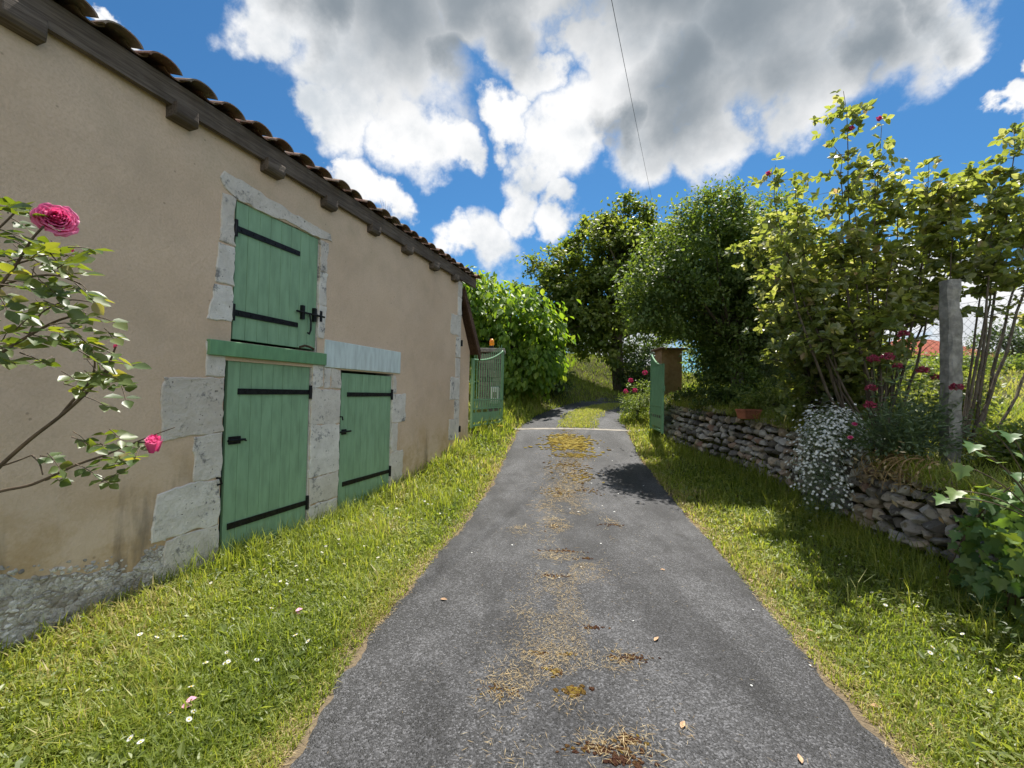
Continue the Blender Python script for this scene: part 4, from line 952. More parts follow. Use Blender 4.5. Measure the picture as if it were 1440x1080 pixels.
cc = np.array([4.35, 4.72, 1.15]); nn = 1500; d = rdir(nn, -.3, 1); P = cc+d*(rng.random(nn)**.4)[:, None]*np.array([.6, .45, .42])
leaves(mb, P, unit(d+rdir(nn)*.8), unit(rdir(nn)*.6+[0, 0, .8]), rng.uniform(.05, .09, nn), rng.uniform(.018, .03, nn))
mb.build('foliage', MT['grey_leaf'], va, world=True); sm.build('stems', MT['green_stem'], va, True, True)
for (e, s) in heads:
    mb = MB(); nn = 130; rr = s*.0052; d = rdir(nn, -.6, 1)*[1, 1, .75]; P = e+d*(rng.random(nn)**.4)[:, None]*rr; leaves(mb, P, unit(d+rdir(nn)*.5), d, rr*.5, rr*.45); mb.build('flower_head', MT['valerian'], va, world=True)
# two bright pink small roses beside the white cushion
pr = thing('small_rose', 'low pink rose with two blooms beside the white flower cushion', 'rose bush', (4.05, 4.75, 1.0))
mb = MB(); fo = MB()
for (u, y) in ((1202, 597), (1196, 615), (1225, 640), (1215, 628)):
    e = at(u, y, 4.6); b = np.array([4.05, 4.75, .95]); Q = bez(b, (b+e)/2+[0, 0, .08], e, 8); mb.tube(Q, .003, 5)
    for i in (2, 4, 5, 6, 7): compound(fo, Q[i], rdir(1, -.3, .5)[0], np.array([0, -.2, 1.]), .04, 5, .04)
mb.build('stems', MT['green_stem'], pr, True, True); fo.build('foliage', MT['rose_leaf'], pr, True, True)
for (u, y) in ((1202, 597), (1196, 616)): put(rose_mesh(.031, 18, .8, u), 'flower', MT['pink'], pr, at(u, y, 4.55), (-.3, -.6, .6))
# dry hanging roots under the valerian
mb = MB()
for i in range(46):
    b = np.array([4.15+rng.normal(0, .10), 4.55+rng.normal(0, .22), 1.02]); e = b+np.array([rng.normal(-.12, .09), rng.normal(0, .12), -rng.uniform(.1, .36)])
    mb.tube(bez(b, (b+e)/2+[-.10, 0, .10], e+rng.normal(0, .02, 3), 9), np.linspace(.006, .002, 9), 4)
t = thing('dry_plant', 'tangle of dry brown stems hanging under the red valerian', 'dry plant', (4.1, 4.55, 1.0)); mb.build('stems', MT['straw'], t, True, True)
fo = MB(); nn = 260; P = np.array([4.02, 4.5, .86])+rng.normal(0, 1, (nn, 3))*[.10, .26, .12]; leaves(fo, P, rdir(nn, -1, .2), rdir(nn), rng.uniform(.04, .09, nn), rng.uniform(.012, .03, nn)); fo.build('dead_leaves', MT['straw'], t, world=True)
# ivy
IVY = np.array([(.34, 0, -.02), (0, 0, .0), (-.12, -.22, .03), (.10, -.56, .09), (.34, -.36, .03), (.62, -.50, .06), (.70, -.24, .0), (1.08, 0, -.13), (.70, .24, .0), (.62, .50, .06), (.34, .36, .03), (.10, .56, .09), (-.12, .22, .03)])
iv = thing('ivy', 'large leafed ivy trailing down the near end of the stone wall', 'ivy', (3.75, 2.9, 0))
fo, sm = MB(), MB()
n = 820; Yi = rng.uniform(1.5, 3.55, n); zi = rng.uniform(.0, 1.05, n)*np.where(Yi > 3.1, .9, 1)
xi = swx(Yi)-.20-.28*np.clip(1-np.abs(zi-.6), 0, 1)*sst(3.7, 2.7, Yi)+rng.normal(0, .07, n)+.12*(zi-.5)
P = np.stack([xi, Yi, zi], 1); D = unit(np.array([-.35, -.3, -.55])+rng.normal(0, .45, (n, 3))); N = unit(np.array([-.5, -.55, .6])+rng.normal(0, .35, (n, 3)))
s_ = rng.uniform(.055, .115, n); leaves(fo, P, D, N, s_, s_*.95, shape=IVY)
hp = [(1395, 605), (1370, 625), (1385, 640), (1420, 610), (1355, 655), (1400, 650), (1425, 665), (1345, 690), (1330, 700), (1440, 640)]
for (u, y) in hp:
    p = at(u, y, 2.95); b = np.array([3.62, 2.9, .75]); sm.tube(bez(b, (b+p)/2+[.05, 0, .12], p, 8), .004, 5); leaves(fo, p[None], np.array([[-.5, -.4, -.15]])+rng.normal(0, .2, (1, 3)), np.array([[-.2, -.4, .85]]), .105, .10, shape=IVY)
for i in range(26):
    y_ = rng.uniform(1.6, 3.4); b = np.array([swx(y_)-.1, y_, .95]); e = np.array([swx(y_)-.32, y_+rng.normal(0, .25), rng.uniform(0, .4)]); sm.tube(bez(b, (b+e)/2+[-.12, 0, .15], e, 8), .005, 5)
sm.build('stems', MT['stem'], iv, True, True); fo.build('foliage', MT['ivy'], iv, True, True)
# terracotta pot on the wall top
pz = float(swtop(7.7))+.03
pt = thing('flower_pot', 'terracotta trough half hidden in plants on the stone wall', 'flower pot', (4.22, 7.6, pz), rz=.35)
mb = MB(); 
def trough(w, d, h, t0):
    o = [(-w, -d), (w, -d), (w, d), (-w, d)]; V = []
    for (k_, z) in ((.86, 0), (1, h*.8), (1.06, h*.8), (1.06, h), (.92, h), (.80, .05)):
        V += [(x*k_, y*k_, z) for x, y in o]
    F = [[l*4+i, l*4+(i+1) % 4, l*4+4+(i+1) % 4, l*4+4+i] for l in range(5) for i in range(4)]+[[0, 3, 2, 1], [20, 21, 22, 23]]
    mb.add(V, F)
trough(.19, .1, .17, .02); mb.build('pot', MT['terracotta'], pt, bevel=.008)
mb = MB(); mb.box(-.15, .15, -.075, .075, .06, .14); mb.build('soil', MT['soil'], pt)

# terrace ground plants
gP = 'leafy plants growing along the wall top'
for (x, y, rx, rz, mt, lb) in [(4.75, 8.0, .55, .62, 'weed', 'green leafy plant on the wall top behind the terracotta trough'), (4.85, 6.9, .5, .6, 'weed', 'green plant at the foot of the slim fence post'), (4.35, 9.2, .55, .5, 'dark_shrub', 'dark low plant on the wall top under the dense bush'), (4.72, 6.0, .45, .45, 'weed', 'leafy green plant on the wall top behind the white cushion'), (5.3, 4.4, .35, .3, 'shrub', 'yellowing plant on the terrace behind the thick post'), (5.35, 6.3, .6, .95, 'weed', 'leafy undergrowth between the tall rose stems and the slim post'), (5.7, 7.7, .7, 1.25, 'dark_shrub', 'dark undergrowth behind the slim fence post'), (5.75, 5.5, .5, .75, 'weed', 'undergrowth behind the fence under the tallest rose'), (4.1, 10.2, .35, .4, 'dark_shrub', 'dark leafy plant on the wall beside the edge-on gate leaf')]:
    shrub('terrace_plant', lb, (x, y), rx, rz, 80, 34, .065, mt, gP, 'plant', spread=.12)
fp = shrub('bank_flowers', 'pale green flowering plants on the bank just past the right gate', (3.72, 12.6), .55, 1.05, 100, 40, .055, 'shrub', None, 'flowers', ry=1.0, spread=.16)
for (u, y) in ((907, 524), (887, 535), (880, 550), (893, 549)):
    mb = MB(); e = at(u, y, 12.2); nn = 80; d = rdir(nn); leaves(mb, e+d*.035, unit(d+rdir(nn)*.5), d, .045, .04); mb.build('flower_head', MT['dark_pink'], fp, world=True)

# ------------------------------------------------------------------ grass
def blades(mb, P, L, W, lean=.5, rnd=None, seg=2):
    n = len(P); a = rng.uniform(0, 2*math.pi, n); D = np.stack([np.cos(a), np.sin(a), np.zeros(n)], 1); X = np.stack([-np.sin(a), np.cos(a), np.zeros(n)], 1)
    ln = rng.uniform(.15, 1, n)*lean
    rows = []
    for t, w in ((0, 1.), (.55, .8), (1, .06)):
        h = t*L*np.cos(ln*t); o = t*t*L*np.sin(ln)*1.1
        C_ = P+D*o[:, None]+np.array([0, 0, 1.])*h[:, None]
        rows += [C_-X*(W*w/2)[:, None], C_+X*(W*w/2)[:, None]]
    V = np.stack(rows, 1).reshape(-1, 3); b = np.arange(n)[:, None, None]*6
    F = (b+np.array([[0, 1, 3, 2], [2, 3, 5, 4]])[None]).reshape(-1, 4)
    if rnd is None: rnd = rng.random(n)
    mb.add(V, F, np.repeat(rnd, 6))
def scatter(n, r0, r1, a0, a1, pw=1.):
    """points around the viewpoint, thinning with distance"""
    u = rng.random(n); r = r0*(r1/r0)**u; a = rng.uniform(a0, a1, n); return r*np.sin(a), r*np.cos(a)
def inside(X, Y):
    c = rc(Y); hl = np.interp(Y, RY, RH)
    dl = c-hl-X; dr = X-(c+hl)
    left = (dl > -.045) & (X < 1) & ((X > wallx(Y)+.02) | (Y > 9.6))
    right = (dr > -.045) & (X < swx(Y)+.02)
    return left, right, dl, dr
def lawn(mb, wd, X, Y, side, dl, dr, tall):
    d = np.where(side, dl, dr)
    patch = fbm(X*1.3, Y*1.3, o=3); dry = np.clip(1-d/np.where(side, .26, .55)+.5*patch, 0, 1); pale = fbm(X*.75+3, Y*.75, o=3)
    z = gz(X, Y)-.005; r = np.hypot(X, Y)
    wl = np.where(side, X-wallx(Y), swx(Y)-X); near = np.clip(1-wl/.30, 0, 1)
    L = (.035+.06*rng.random(len(X))**1.6+.20*np.clip(patch+.05, 0, 1)*rng.random(len(X))**1.5)*(1-.45*dry)+near*rng.random(len(X))**2*np.where(Y < 3.6, .10, .26)*tall
    W = (.004+.004*rng.random(len(X)))*np.clip(r/2.6, .9, 3.2)
    L = L*np.clip(r/5, 1, 1.5)*np.where(d < .25, 1.25, 1)
    rn = np.clip(.42+.30*patch+.45*pale+.8*(rng.random(len(X))-.5)+.55*dry*rng.random(len(X)), 0, 1)
    blades(mb, np.stack([X, Y, z], 1), L, W, 1.15, rn)
mb = MB(); tot = 0
for (n, r0, r1, a0, a1) in ((330000, 1.0, 17, -1.25, .35), (190000, 1.3, 17, .12, 1.25)):
    X, Y = scatter(n, r0, r1, a0, a1); Lf, Rt, dl, dr = inside(X, Y)
    keep = (Lf | Rt) & ~((Y < 6) & Lf & (X-wallx(Y) < .14+.06*fbm(Y*4, 1.)) & (rng.random(n) < .75))
    d = np.where(Lf, dl, dr); keep &= rng.random(n) < np.clip(.85+d/.15, .5, 1)
    lawn(mb, None, X[keep], Y[keep], Lf[keep], dl[keep], dr[keep], 1.)
# long blades by the walls and in tufts
for _ in range(420):
    y = rng.uniform(.8, 8.4); x = float(wallx(y))+rng.uniform(.03, .32)**1.3
    if rng.random() < .5: x = float(wallx(y))+rng.uniform(.1, 1.1)
    if x > rc(y)-1.75: continue
    n = rng.integers(6, 26); P = np.stack([x+rng.normal(0, .05, n), y+rng.normal(0, .05, n)], 1)
    blades(mb, np.concatenate([P, gz(P[:, 0], P[:, 1])[:, None]], 1), rng.uniform(.07, .32, n)*(.55 if y < 3.4 else 1), rng.uniform(.004, .008, n), 1.0, np.clip(.3+.5*rng.random(n), 0, 1))
for _ in range(200):
    y = rng.uniform(1.6, 10); x = float(swx(y))-.22-abs(rng.normal(0, .35))
    if x < rc(y)+1.6: continue
    n = rng.integers(8, 30); P = np.stack([x+rng.normal(0, .06, n), y+rng.normal(0, .06, n)], 1)
    blades(mb, np.concatenate([P, gz(P[:, 0], P[:, 1])[:, None]], 1), rng.uniform(.10, .34, n), rng.uniform(.004, .008, n), 1.1, np.clip(.2+.7*rng.random(n), 0, 1))
tag(mb.build('verge_grass', MT['grass']), kind='stuff')
# broad leaved weeds and clover in the verges
wd = MB()
for (n, r0, r1, a0, a1) in ((85000, 1.0, 11, -1.25, .3), (36000, 1.3, 9, .2, 1.25)):
    X, Y = scatter(n, r0, r1, a0, a1); Lf, Rt, dl, dr = inside(X, Y); d = np.where(Lf, dl, dr); pt_ = fbm(X*1.9+9, Y*1.9, o=3)
    k_ = (Lf | Rt) & (d > .1) & (pt_ > -.12+.25*rng.standard_normal(n)); X, Y = X[k_], Y[k_]; n = len(X)
    D = rdir(n, -.1, .65); N = unit(rdir(n, .2, 1)+[0, 0, .6]); s = rng.uniform(.014, .034, n)*np.where(rng.random(n) < .10, 1.9, 1)*np.clip(np.hypot(X, Y)/4, 1, 1.6)
    leaves(wd, np.stack([X, Y, gz(X, Y)+rng.uniform(.01, .06, n)], 1), D, N, s, s*rng.uniform(.32, .7, n), np.clip(.5+.6*pt_[k_]+.4*(rng.random(n)-.5), 0, 1), LEAF9)
for (n, r0, r1, a0, a1) in ((1500, 1.2, 9, -1.25, .3), (800, 1.5, 9, .2, 1.25)):
    X, Y = scatter(n, r0, r1, a0, a1); Lf, Rt, dl, dr = inside(X, Y); d = np.where(Lf, dl, dr); k_ = (Lf | Rt) & (d > .15) & (fbm(X*1.1+3, Y*1.1, o=2) > -.1)
    for x, y in zip(X[k_], Y[k_]):
        q = rng.integers(5, 11); a = rng.uniform(0, 6.3)+np.arange(q)*2.4+rng.normal(0, .3, q); D = np.stack([np.cos(a), np.sin(a), rng.uniform(.25, 1.1, q)], 1); L = rng.uniform(.03, .085)*rng.uniform(.7, 1.2, q)*min(1.5, max(1, np.hypot(x, y)/4))
        leaves(wd, np.tile([x, y, float(gz(x, y))+.015], (q, 1)), D, np.stack([-np.cos(a)*.5, -np.sin(a)*.5, np.ones(q)], 1), L, L*rng.uniform(.22, .42), np.clip(rng.uniform(.1, .75)+rng.normal(0, .1, q), 0, 1), LEAF9)
# taller leafy weeds, mostly at the feet of the walls
for i in range(430):
    left = i % 5 < 2
    y = rng.uniform(1.6, 9) if left else 1.7*(10/1.7)**rng.random()
    x = float(wallx(y))+.10+abs(rng.normal(0, .28)) if left else float(swx(y))-.25-abs(rng.normal(0, .45))
    if (left and x > rc(y)-1.7) or (not left and x < rc(y)+1.65): continue
    h = rng.uniform(.06, .20)*(1 if left else 1.35)*(.7 if left and y < 3.2 else 1); z0 = float(gz(x, y)); tone = rng.uniform(.0, .8); lx, ly = rng.normal(0, .25, 2)
    q = rng.integers(8, 18); f = rng.random(q)**.8; a = rng.uniform(0, 6.3, q); L = rng.uniform(.025, .06)*(1.15-.6*f)*rng.uniform(.8, 1.2, q)
    leaves(wd, np.stack([x+lx*h*f, y+ly*h*f, z0+h*f], 1)+rng.normal(0, .008, (q, 3)), np.stack([np.cos(a), np.sin(a), rng.uniform(-.2, .8, q)], 1), np.stack([-np.cos(a)*.4, -np.sin(a)*.4, np.ones(q)], 1), L, L*rng.uniform(.3, .6), np.clip(tone+rng.normal(0, .12, q), 0, 1), LEAF9)
tag(wd.build('verge_weeds', MT['weed']), kind='stuff')
# terrace and meadow grass, bank grass beyond the gates
mb = MB()
X = rng.uniform(3.8, 9.5, 60000); Y = rng.uniform(1.5, 14, 60000); k_ = (X > swx(Y)+.12); X, Y = X[k_], Y[k_]; n = len(X)
pt_ = fbm(X*.9, Y*.9+4, o=3)
rn = np.clip(.45+.4*pt_+.45*(rng.random(n)-.3), 0, 1); blades(mb, np.stack([X, Y, gz(X, Y)-.01], 1), rng.uniform(.08, .30, n)*np.where(Y > 5.5, 1, .75), rng.uniform(.006, .011, n), 1.2, rn)
X = rng.uniform(8, 34, 30000); Y = rng.uniform(5, 26, 30000); n = len(X); blades(mb, np.stack([X, Y, gz(X, Y)-.01], 1), rng.uniform(.10, .28, n), rng.uniform(.02, .035, n), 1.2, np.clip(.6+.4*rng.random(n), 0, 1))
X = rng.uniform(-3, 14, 60000); Y = rng.uniform(12, 27, 60000); c = rc(Y); k_ = ((X < c-1.25) | (X > c+1.25)) & ((Y > 21.3) | (X < c-1.2) | ((X > c+1.2) & (X < 6))); X, Y = X[k_], Y[k_]; n = len(X)
blades(mb, np.stack([X, Y, gz(X, Y)-.01], 1), rng.uniform(.07, .26, n), rng.uniform(.012, .025, n), 1.1, np.clip(rng.random(n)*np.where(Y > 19, .42, .75), 0, 1))  # far bank blades toned darker, the shade there put into their colour
# grassy middle of the drive past the gates
X = rng.normal(0, .34, 9000); Y = rng.uniform(11.35, 17.2, 9000); k_ = np.abs(X) < .62+.2*fbm(Y*1.5, 3.); X, Y = X[k_]+rc(Y[k_])+.1, Y[k_]; n = len(X)
blades(mb, np.stack([X, Y, roadtop(X, Y)-.006], 1), rng.uniform(.04, .10, n), rng.uniform(.010, .018, n), 1.3, np.clip(.5+.5*rng.random(n), 0, 1))
for _ in range(330):
    y = rng.uniform(3.2, 10.4); x = float(swx(y))+rng.normal(.06, .12); n = rng.integers(8, 26)
    if 4.85 < y < 5.5: continue
    P = np.stack([x+rng.normal(0, .05, n), y+rng.normal(0, .06, n)], 1)
    blades(mb, np.concatenate([P, (float(swtop(y))+.02-.03*rng.random(n))[:, None]], 1), rng.uniform(.10, .36, n), rng.uniform(.005, .010, n), 1.9, np.clip(.15+.85*rng.random(n), 0, 1))
tag(mb.build('meadow_grass', MT['grass']), kind='stuff')
# straw along the edges of the asphalt and on the drive
sw_ = MB()
def strands(mb, X, Y, L, z=None, w=.0022):
    n = len(X); a = rng.uniform(0, 2*math.pi, n); z = (roadtop(X, Y) if z is None else z)+.003+rng.random(n)*.008
    P = np.stack([X, Y, z], 1); D = np.stack([np.cos(a), np.sin(a), rng.normal(0, .08, n)], 1); leaves(mb, P, D, np.array([0, 0, 1.])+rng.normal(0, .2, (n, 3)), L, .8*w*rng.uniform(.6, 1.6, n)*np.clip(np.hypot(X, Y)/3, 1, 2.4))
n = 24000; Y = 1.2*(11/1.2)**rng.random(n); sd = rng.random(n) < .5; hl = np.interp(Y, RY, RH); off = rng.normal(.03, .05, n)+.07*fbm(Y*3, np.where(sd, 2., 8.), o=3); X = rc(Y)+np.where(sd, -1, 1)*(hl+off)
k_ = (off > -.08) & (fbm(Y*1.7, np.where(sd, 5., 1.), o=3) > -.25+.25*rng.standard_normal(n)); X, Y = X[k_], Y[k_]; strands(sw_, X, Y, rng.uniform(.02, .06, len(X)), np.maximum(gz(X, Y)+.006, 0))
def groundpx(u, y):
    q = ray(u, y); z = 0.
    for _ in range(30):
        p = CAM+q*((z-1.6)/q[2]); z = .5*z+.5*float(roadtop(p[0], p[1]))
    return p
patches = [(785, 782, .20, .05, 260), (775, 812, .14, .05, 120), (710, 965, .14, .07, 330), (760, 925, .14, .04, 150), (800, 985, .06, .03, 60), (870, 930, .12, .05, 160), (880, 1050, .18, .05, 220), (840, 1045, .08, .03, 60), (780, 735, .16, .10, 200), (770, 715, .2, .10, 160), (780, 690, .25, .2, 250), (800, 668, .35, .3, 350), (805, 648, .35, .3, 300), (860, 735, .10, .06, 60), (730, 745, .15, .06, 90), (735, 860, .09, .03, 50), (960, 1022, .04, .02, 16), (770, 760, .10, .1, 60), (720, 1060, .2, .06, 60), (810, 622, .5, .4, 300)]
for (u, y, sx, sy, n) in patches:
    p = groundpx(u, y); X = p[0]+rng.normal(0, sx*.6, n); Y = p[1]+rng.normal(0, sy*1.4, n); strands(sw_, X, Y, rng.uniform(.02, .075, n)*np.clip(p[1]/3.5, .8, 1.6))
n = 12000; Y = 2.2*(11.2/2.2)**rng.random(n); X = rc(Y)-.12+rng.normal(0, .17, n)+.12*fbm(Y*1.3, 4., o=3); k_ = fbm(X*2.2, Y*1.6, 5., o=3)+.25*np.clip((Y-3)/3, 0, 1) > .10; X, Y = X[k_], Y[k_]; strands(sw_, X, Y, rng.uniform(.015, .06, len(X))*np.clip(Y/4, .8, 1.6), w=.0018)
n = 700; X = rng.normal(.0, .75, n); Y = rng.uniform(1.5, 9, n); X = X+rc(Y); strands(sw_, X, Y, rng.uniform(.01, .05, n), w=.0013)
tag(sw_.build('straw_litter', MT['straw']), kind='stuff')
# moss cushions in the middle of the drive
ms = MB()
def mosspatch(u, y, sx, sy, n, sz, tone):
    p = groundpx(u, y)
    n *= 4; sz *= .62
    for _ in range(n):
        x, y_ = p[0]+rng.normal(0, sx), p[1]+rng.normal(0, sy); s = sz*rng.uniform(.5, 1.3)
        V = ICO2*np.array([s, s*rng.uniform(.7, 1.2), s*.34])*(1+.45*vn(ICO2[:, 0]*2.5+x*30, ICO2[:, 1]*2.5+y_*30, ICO2[:, 2]*2.5)[:, None]); ms.add(V+[x, y_, float(roadtop(x, y_))], ICF2, np.clip(tone+rng.normal(0, .16), 0, 1))
for a in [(780, 945, .02, .02, 9, .016, .5), (805, 972, .035, .018, 20, .02, .52), (760, 918, .03, .01, 8, .012, .35), (800, 920, .03, .01, 7, .012, .4), (835, 882, .05, .014, 16, .012, .12), (885, 925, .06, .022, 22, .012, .15), (790, 775, .10, .02, 16, .016, .2), (780, 810, .06, .02, 16, .013, .12), (825, 785, .04, .015, 8, .016, .2), (850, 1055, .08, .016, 22, .016, .16), (885, 1040, .03, .014, 10, .018, .25), (880, 1070, .04, .012, 8, .02, .12), (705, 970, .05, .03, 14, .010, .3),
          (800, 622, .28, .38, 170, .07, .85), (810, 641, .22, .10, 40, .045, .75), (815, 670, .18, .2, 34, .04, .6), (800, 655, .2, .14, 24, .04, .5), (785, 692, .12, .15, 16, .03, .45), (830, 690, .1, .1, 12, .03, .35), (860, 738, .06, .03, 10, .018, .2), (775, 740, .06, .06, 10, .018, .35)]: mosspatch(*a)
tag(ms.build('moss', MT['moss'], smooth=True), kind='stuff')

# ------------------------------------------------------------------ daisies, petals, leaves: each its own object
def daisy_mesh():
    mb = MB(); mb.tube([(0, 0, 0), (.004, 0, .03), (0, 0, .055)], .0012, 4, mat=2)
    n = 13; a = np.arange(n)*2*math.pi/n; D = np.stack([np.cos(a), np.sin(a), np.full(n, .25)], 1)
    leaves(mb, np.tile([0, 0, .055], (n, 1)), D, np.tile([0, 0, 1.], (n, 1)), .0135, .0075, mat=0)
    mb.lathe([(.0042, .055), (.0035, .058), (0, .0605)], k=8, mat=1); return mb.mesh('daisy', [MT['white_petal'], MT['daisy_eye'], MT['green_stem']])
DM = daisy_mesh()
def vpx(u, y):
    q = ray(u, y); z = 0.
    for _ in range(30):
        p = CAM+q*((z-1.6)/q[2]); z = .5*z+.5*float(gz(p[0], p[1])+.04)
    return p
def daisy(x, y, label, group, sc=1.):
    o = bpy.data.objects.new('daisy', DM); COL.objects.link(o); o.location = (x, y, float(gz(x, y))+rng.uniform(.0, .03)); o.scale = (sc,)*3; o.rotation_euler = (rng.normal(-.2, .25), rng.normal(.2, .25), rng.uniform(0, 6)); tag(o, label, 'daisy', group)
lL = ('small white daisy in the sunny grass between barn and drive', 'daisies in the grass on the barn side')
lR = ('small white daisy in the grass between drive and stone wall', 'daisies in the grass below the stone wall')
for (u, y) in [(199, 903), (209, 907), (236, 895), (252, 905), (290, 943), (317, 937), (266, 983), (249, 1015), (258, 1022), (267, 1003), (198, 1045), (395, 822), (399, 824), (378, 862), (317, 936), (460, 772), (476, 764), (475, 770), (448, 783), (452, 782), (486, 770), (510, 772), (545, 768), (472, 790), (480, 798), (420, 905), (200, 1060), (355, 935)]:
    p = vpx(u, y); daisy(p[0], p[1], *lL, rng.uniform(.9, 1.25))
for _ in range(46):
    y = rng.uniform(2.2, 9.5); x = rng.uniform(float(wallx(y))+.4, float(rc(y))-1.6)
    daisy(x, y, *lL, rng.uniform(.8, 1.3))
for (u, y) in [(1115, 771), (1145, 761), (1252, 820), (1271, 824), (1319, 816), (1317, 885), (1294, 864), (1300, 912), (1302, 918), (1340, 870), (1397, 942), (1362, 902), (1386, 978), (1362, 1001), (1230, 838), (1213, 850), (1243, 856), (1378, 991), (1315, 930), (1426, 962)]:
    p = vpx(u, y); daisy(p[0], p[1], *lR, rng.uniform(.9, 1.2))
for _ in range(16):
    y = rng.uniform(2.5, 9); daisy(rng.uniform(float(rc(y))+1.65, float(swx(y))-.3), y, *lR, rng.uniform(.8, 1.2))
mb = MB(); leaves(mb, [[0, 0, 0]], [[1, 0, .08]], [[0, 0, 1.]], .022, .018, shape=LEAF9); PM = mb.mesh('petal', MT['white_petal'])
for (u, y) in [(663, 778), (720, 766), (844, 764), (787, 812), (890, 874), (817, 798), (905, 683), (862, 720), (848, 712), (800, 716), (815, 720), (870, 695), (838, 644), (826, 662), (836, 668), (786, 650), (853, 667), (842, 630), (850, 622), (862, 633), (832, 680), (1058, 857), (1138, 935), (1058, 966), (778, 644), (860, 648), (792, 667)]:
    p = groundpx(u, y); o = bpy.data.objects.new('fallen_petal', PM); COL.objects.link(o); o.location = (p[0], p[1], float(roadtop(p[0], p[1]))+.003); s = rng.uniform(.7, 1.1)*min(1.7, max(.8, p[1]/4)); o.scale = (s,)*3; o.rotation_euler = (0, 0, rng.uniform(0, 6)); tag(o, 'small white petal fallen on the grey asphalt', 'petal', 'white petals scattered on the drive')
mb = MB(); leaves(mb, [[-.03, 0, 0]], [[1, 0, .12]], [[0, 0, 1.]], .06, .028, shape=LEAF9); LM = mb.mesh('leaf', MT['dry_leaf'])
for (u, y) in [(923, 900), (624, 844), (932, 802), (1125, 1069), (1140, 890), (1232, 997), (1055, 818), (990, 745), (960, 1021), (1150, 900), (1310, 1025), (1050, 802)]:
    p = groundpx(u, y); o = bpy.data.objects.new('dry_leaf', LM); COL.objects.link(o); o.location = (p[0], p[1], float(max(roadtop(p[0], p[1]), gz(p[0], p[1])+.02))+.006); s = rng.uniform(.6, 1.); o.scale = (s,)*3; o.rotation_euler = (rng.normal(0, .2), 0, rng.uniform(0, 6)); tag(o, 'curled brown dry leaf lying on or beside the asphalt', 'leaf', 'dry leaves on the drive')
mb = MB(); leaves(mb, [[0, 0, 0], [.01, .01, .012]], [[1, .1, .1], [.8, .5, .2]], [[0, -.3, 1.], [.2, 0, 1]], .045, .035, shape=LEAF9)
PK = mb.mesh('pink_petal', MT['pale_pink'])
for (u, y), lb in zip([(255, 996), (412, 865)], ['pale pink rose petal in the grass nearest the camera', 'pale pink rose petal in the grass below the large door']):
    p = vpx(u, y); o = bpy.data.objects.new('rose_petal', PK); COL.objects.link(o); o.location = (p[0], p[1], float(gz(p[0], p[1]))+.05); tag(o, lb, 'petal', 'pink rose petals in the grass')

# ------------------------------------------------------------------ overhead cable
A_ = at(860, 0, 14.); B_ = at(916, 276, 45.); d = B_-A_
ts = np.linspace(-.6, 1.6, 40); P = A_+ts[:, None]*d; P[:, 2] += .5*ts*(ts-1)
mb = MB(); mb.tube(P, .011, 6); tag(mb.build('overhead_cable', MT['cable'], smooth=True), 'thin black cable strung overhead across the sky', 'cable')

# ------------------------------------------------------------------ light
AZ, EL = R(19.4), R(63)
sd = Vector((math.sin(AZ)*math.cos(EL), math.cos(AZ)*math.cos(EL), math.sin(EL)))
sun = bpy.data.lights.new('sun', 'SUN'); sun.energy = 4.6; sun.angle = R(.53); sun.color = (1., .95, .87)
so = bpy.data.objects.new('sun', sun); COL.objects.link(so); so.rotation_euler = sd.to_track_quat('Z', 'Y').to_euler(); so.location = (0, 0, 30)

w = bpy.data.worlds.new('World'); S.world = w; w.use_nodes = True; nt = w.node_tree; nt.nodes.clear()
m = M(tree=nt); out = nt.nodes.new('ShaderNodeOutputWorld')
sky = m.n('TexSky', None, sky_type='NISHITA'); sky.sun_disc = False; sky.sun_elevation = EL; sky.sun_rotation = AZ; sky.air_density = 1.; sky.dust_density = .4; sky.ozone_density = 2.5; sky.altitude = 100
dirv = m.co('Generated')
def vadd(a, b): return m.n('VectorMath', {0: a, 1: b}, operation='ADD').outputs[0]
def vsc(a, s): return m.n('VectorMath', {0: a, 'Scale': s}, operation='SCALE').outputs[0]
def vsub(a, b): return m.n('VectorMath', {0: a, 1: b}, operation='SUBTRACT').outputs[0]
w1 = vsc(vsub(m.n('TexNoise', {'Vector': dirv, 'Scale': 4.5, 'Detail': 2., 'Roughness': .5}).outputs['Color'], (.5, .5, .5)), .22)
w2 = vsc(vsub(m.n('TexNoise', {'Vector': dirv, 'Scale': 13., 'Detail': 6., 'Roughness': .58}).outputs['Color'], (.5, .5, .5)), .14)
dv = vadd(dirv, vadd(w1, w2))
SCL = .88
def field(bl, vec):
    acc = None
    for (u, y, r) in bl:
        c = unit(ray(u, y)); rr = np.mean([np.linalg.norm(unit(ray(u+dx, y+dy))-c) for dx, dy in ((r, 0), (-r, 0), (0, r), (0, -r))])
        d = m.n('VectorMath', {0: vec, 1: tuple(float(q) for q in c)}, operation='DISTANCE').outputs['Value']
        f = m.ma('SUBTRACT', 1., m.ma('MULTIPLY', d, 1/rr/SCL))
        acc = f if acc is None else m.ma('MAXIMUM', acc, f)
    return acc
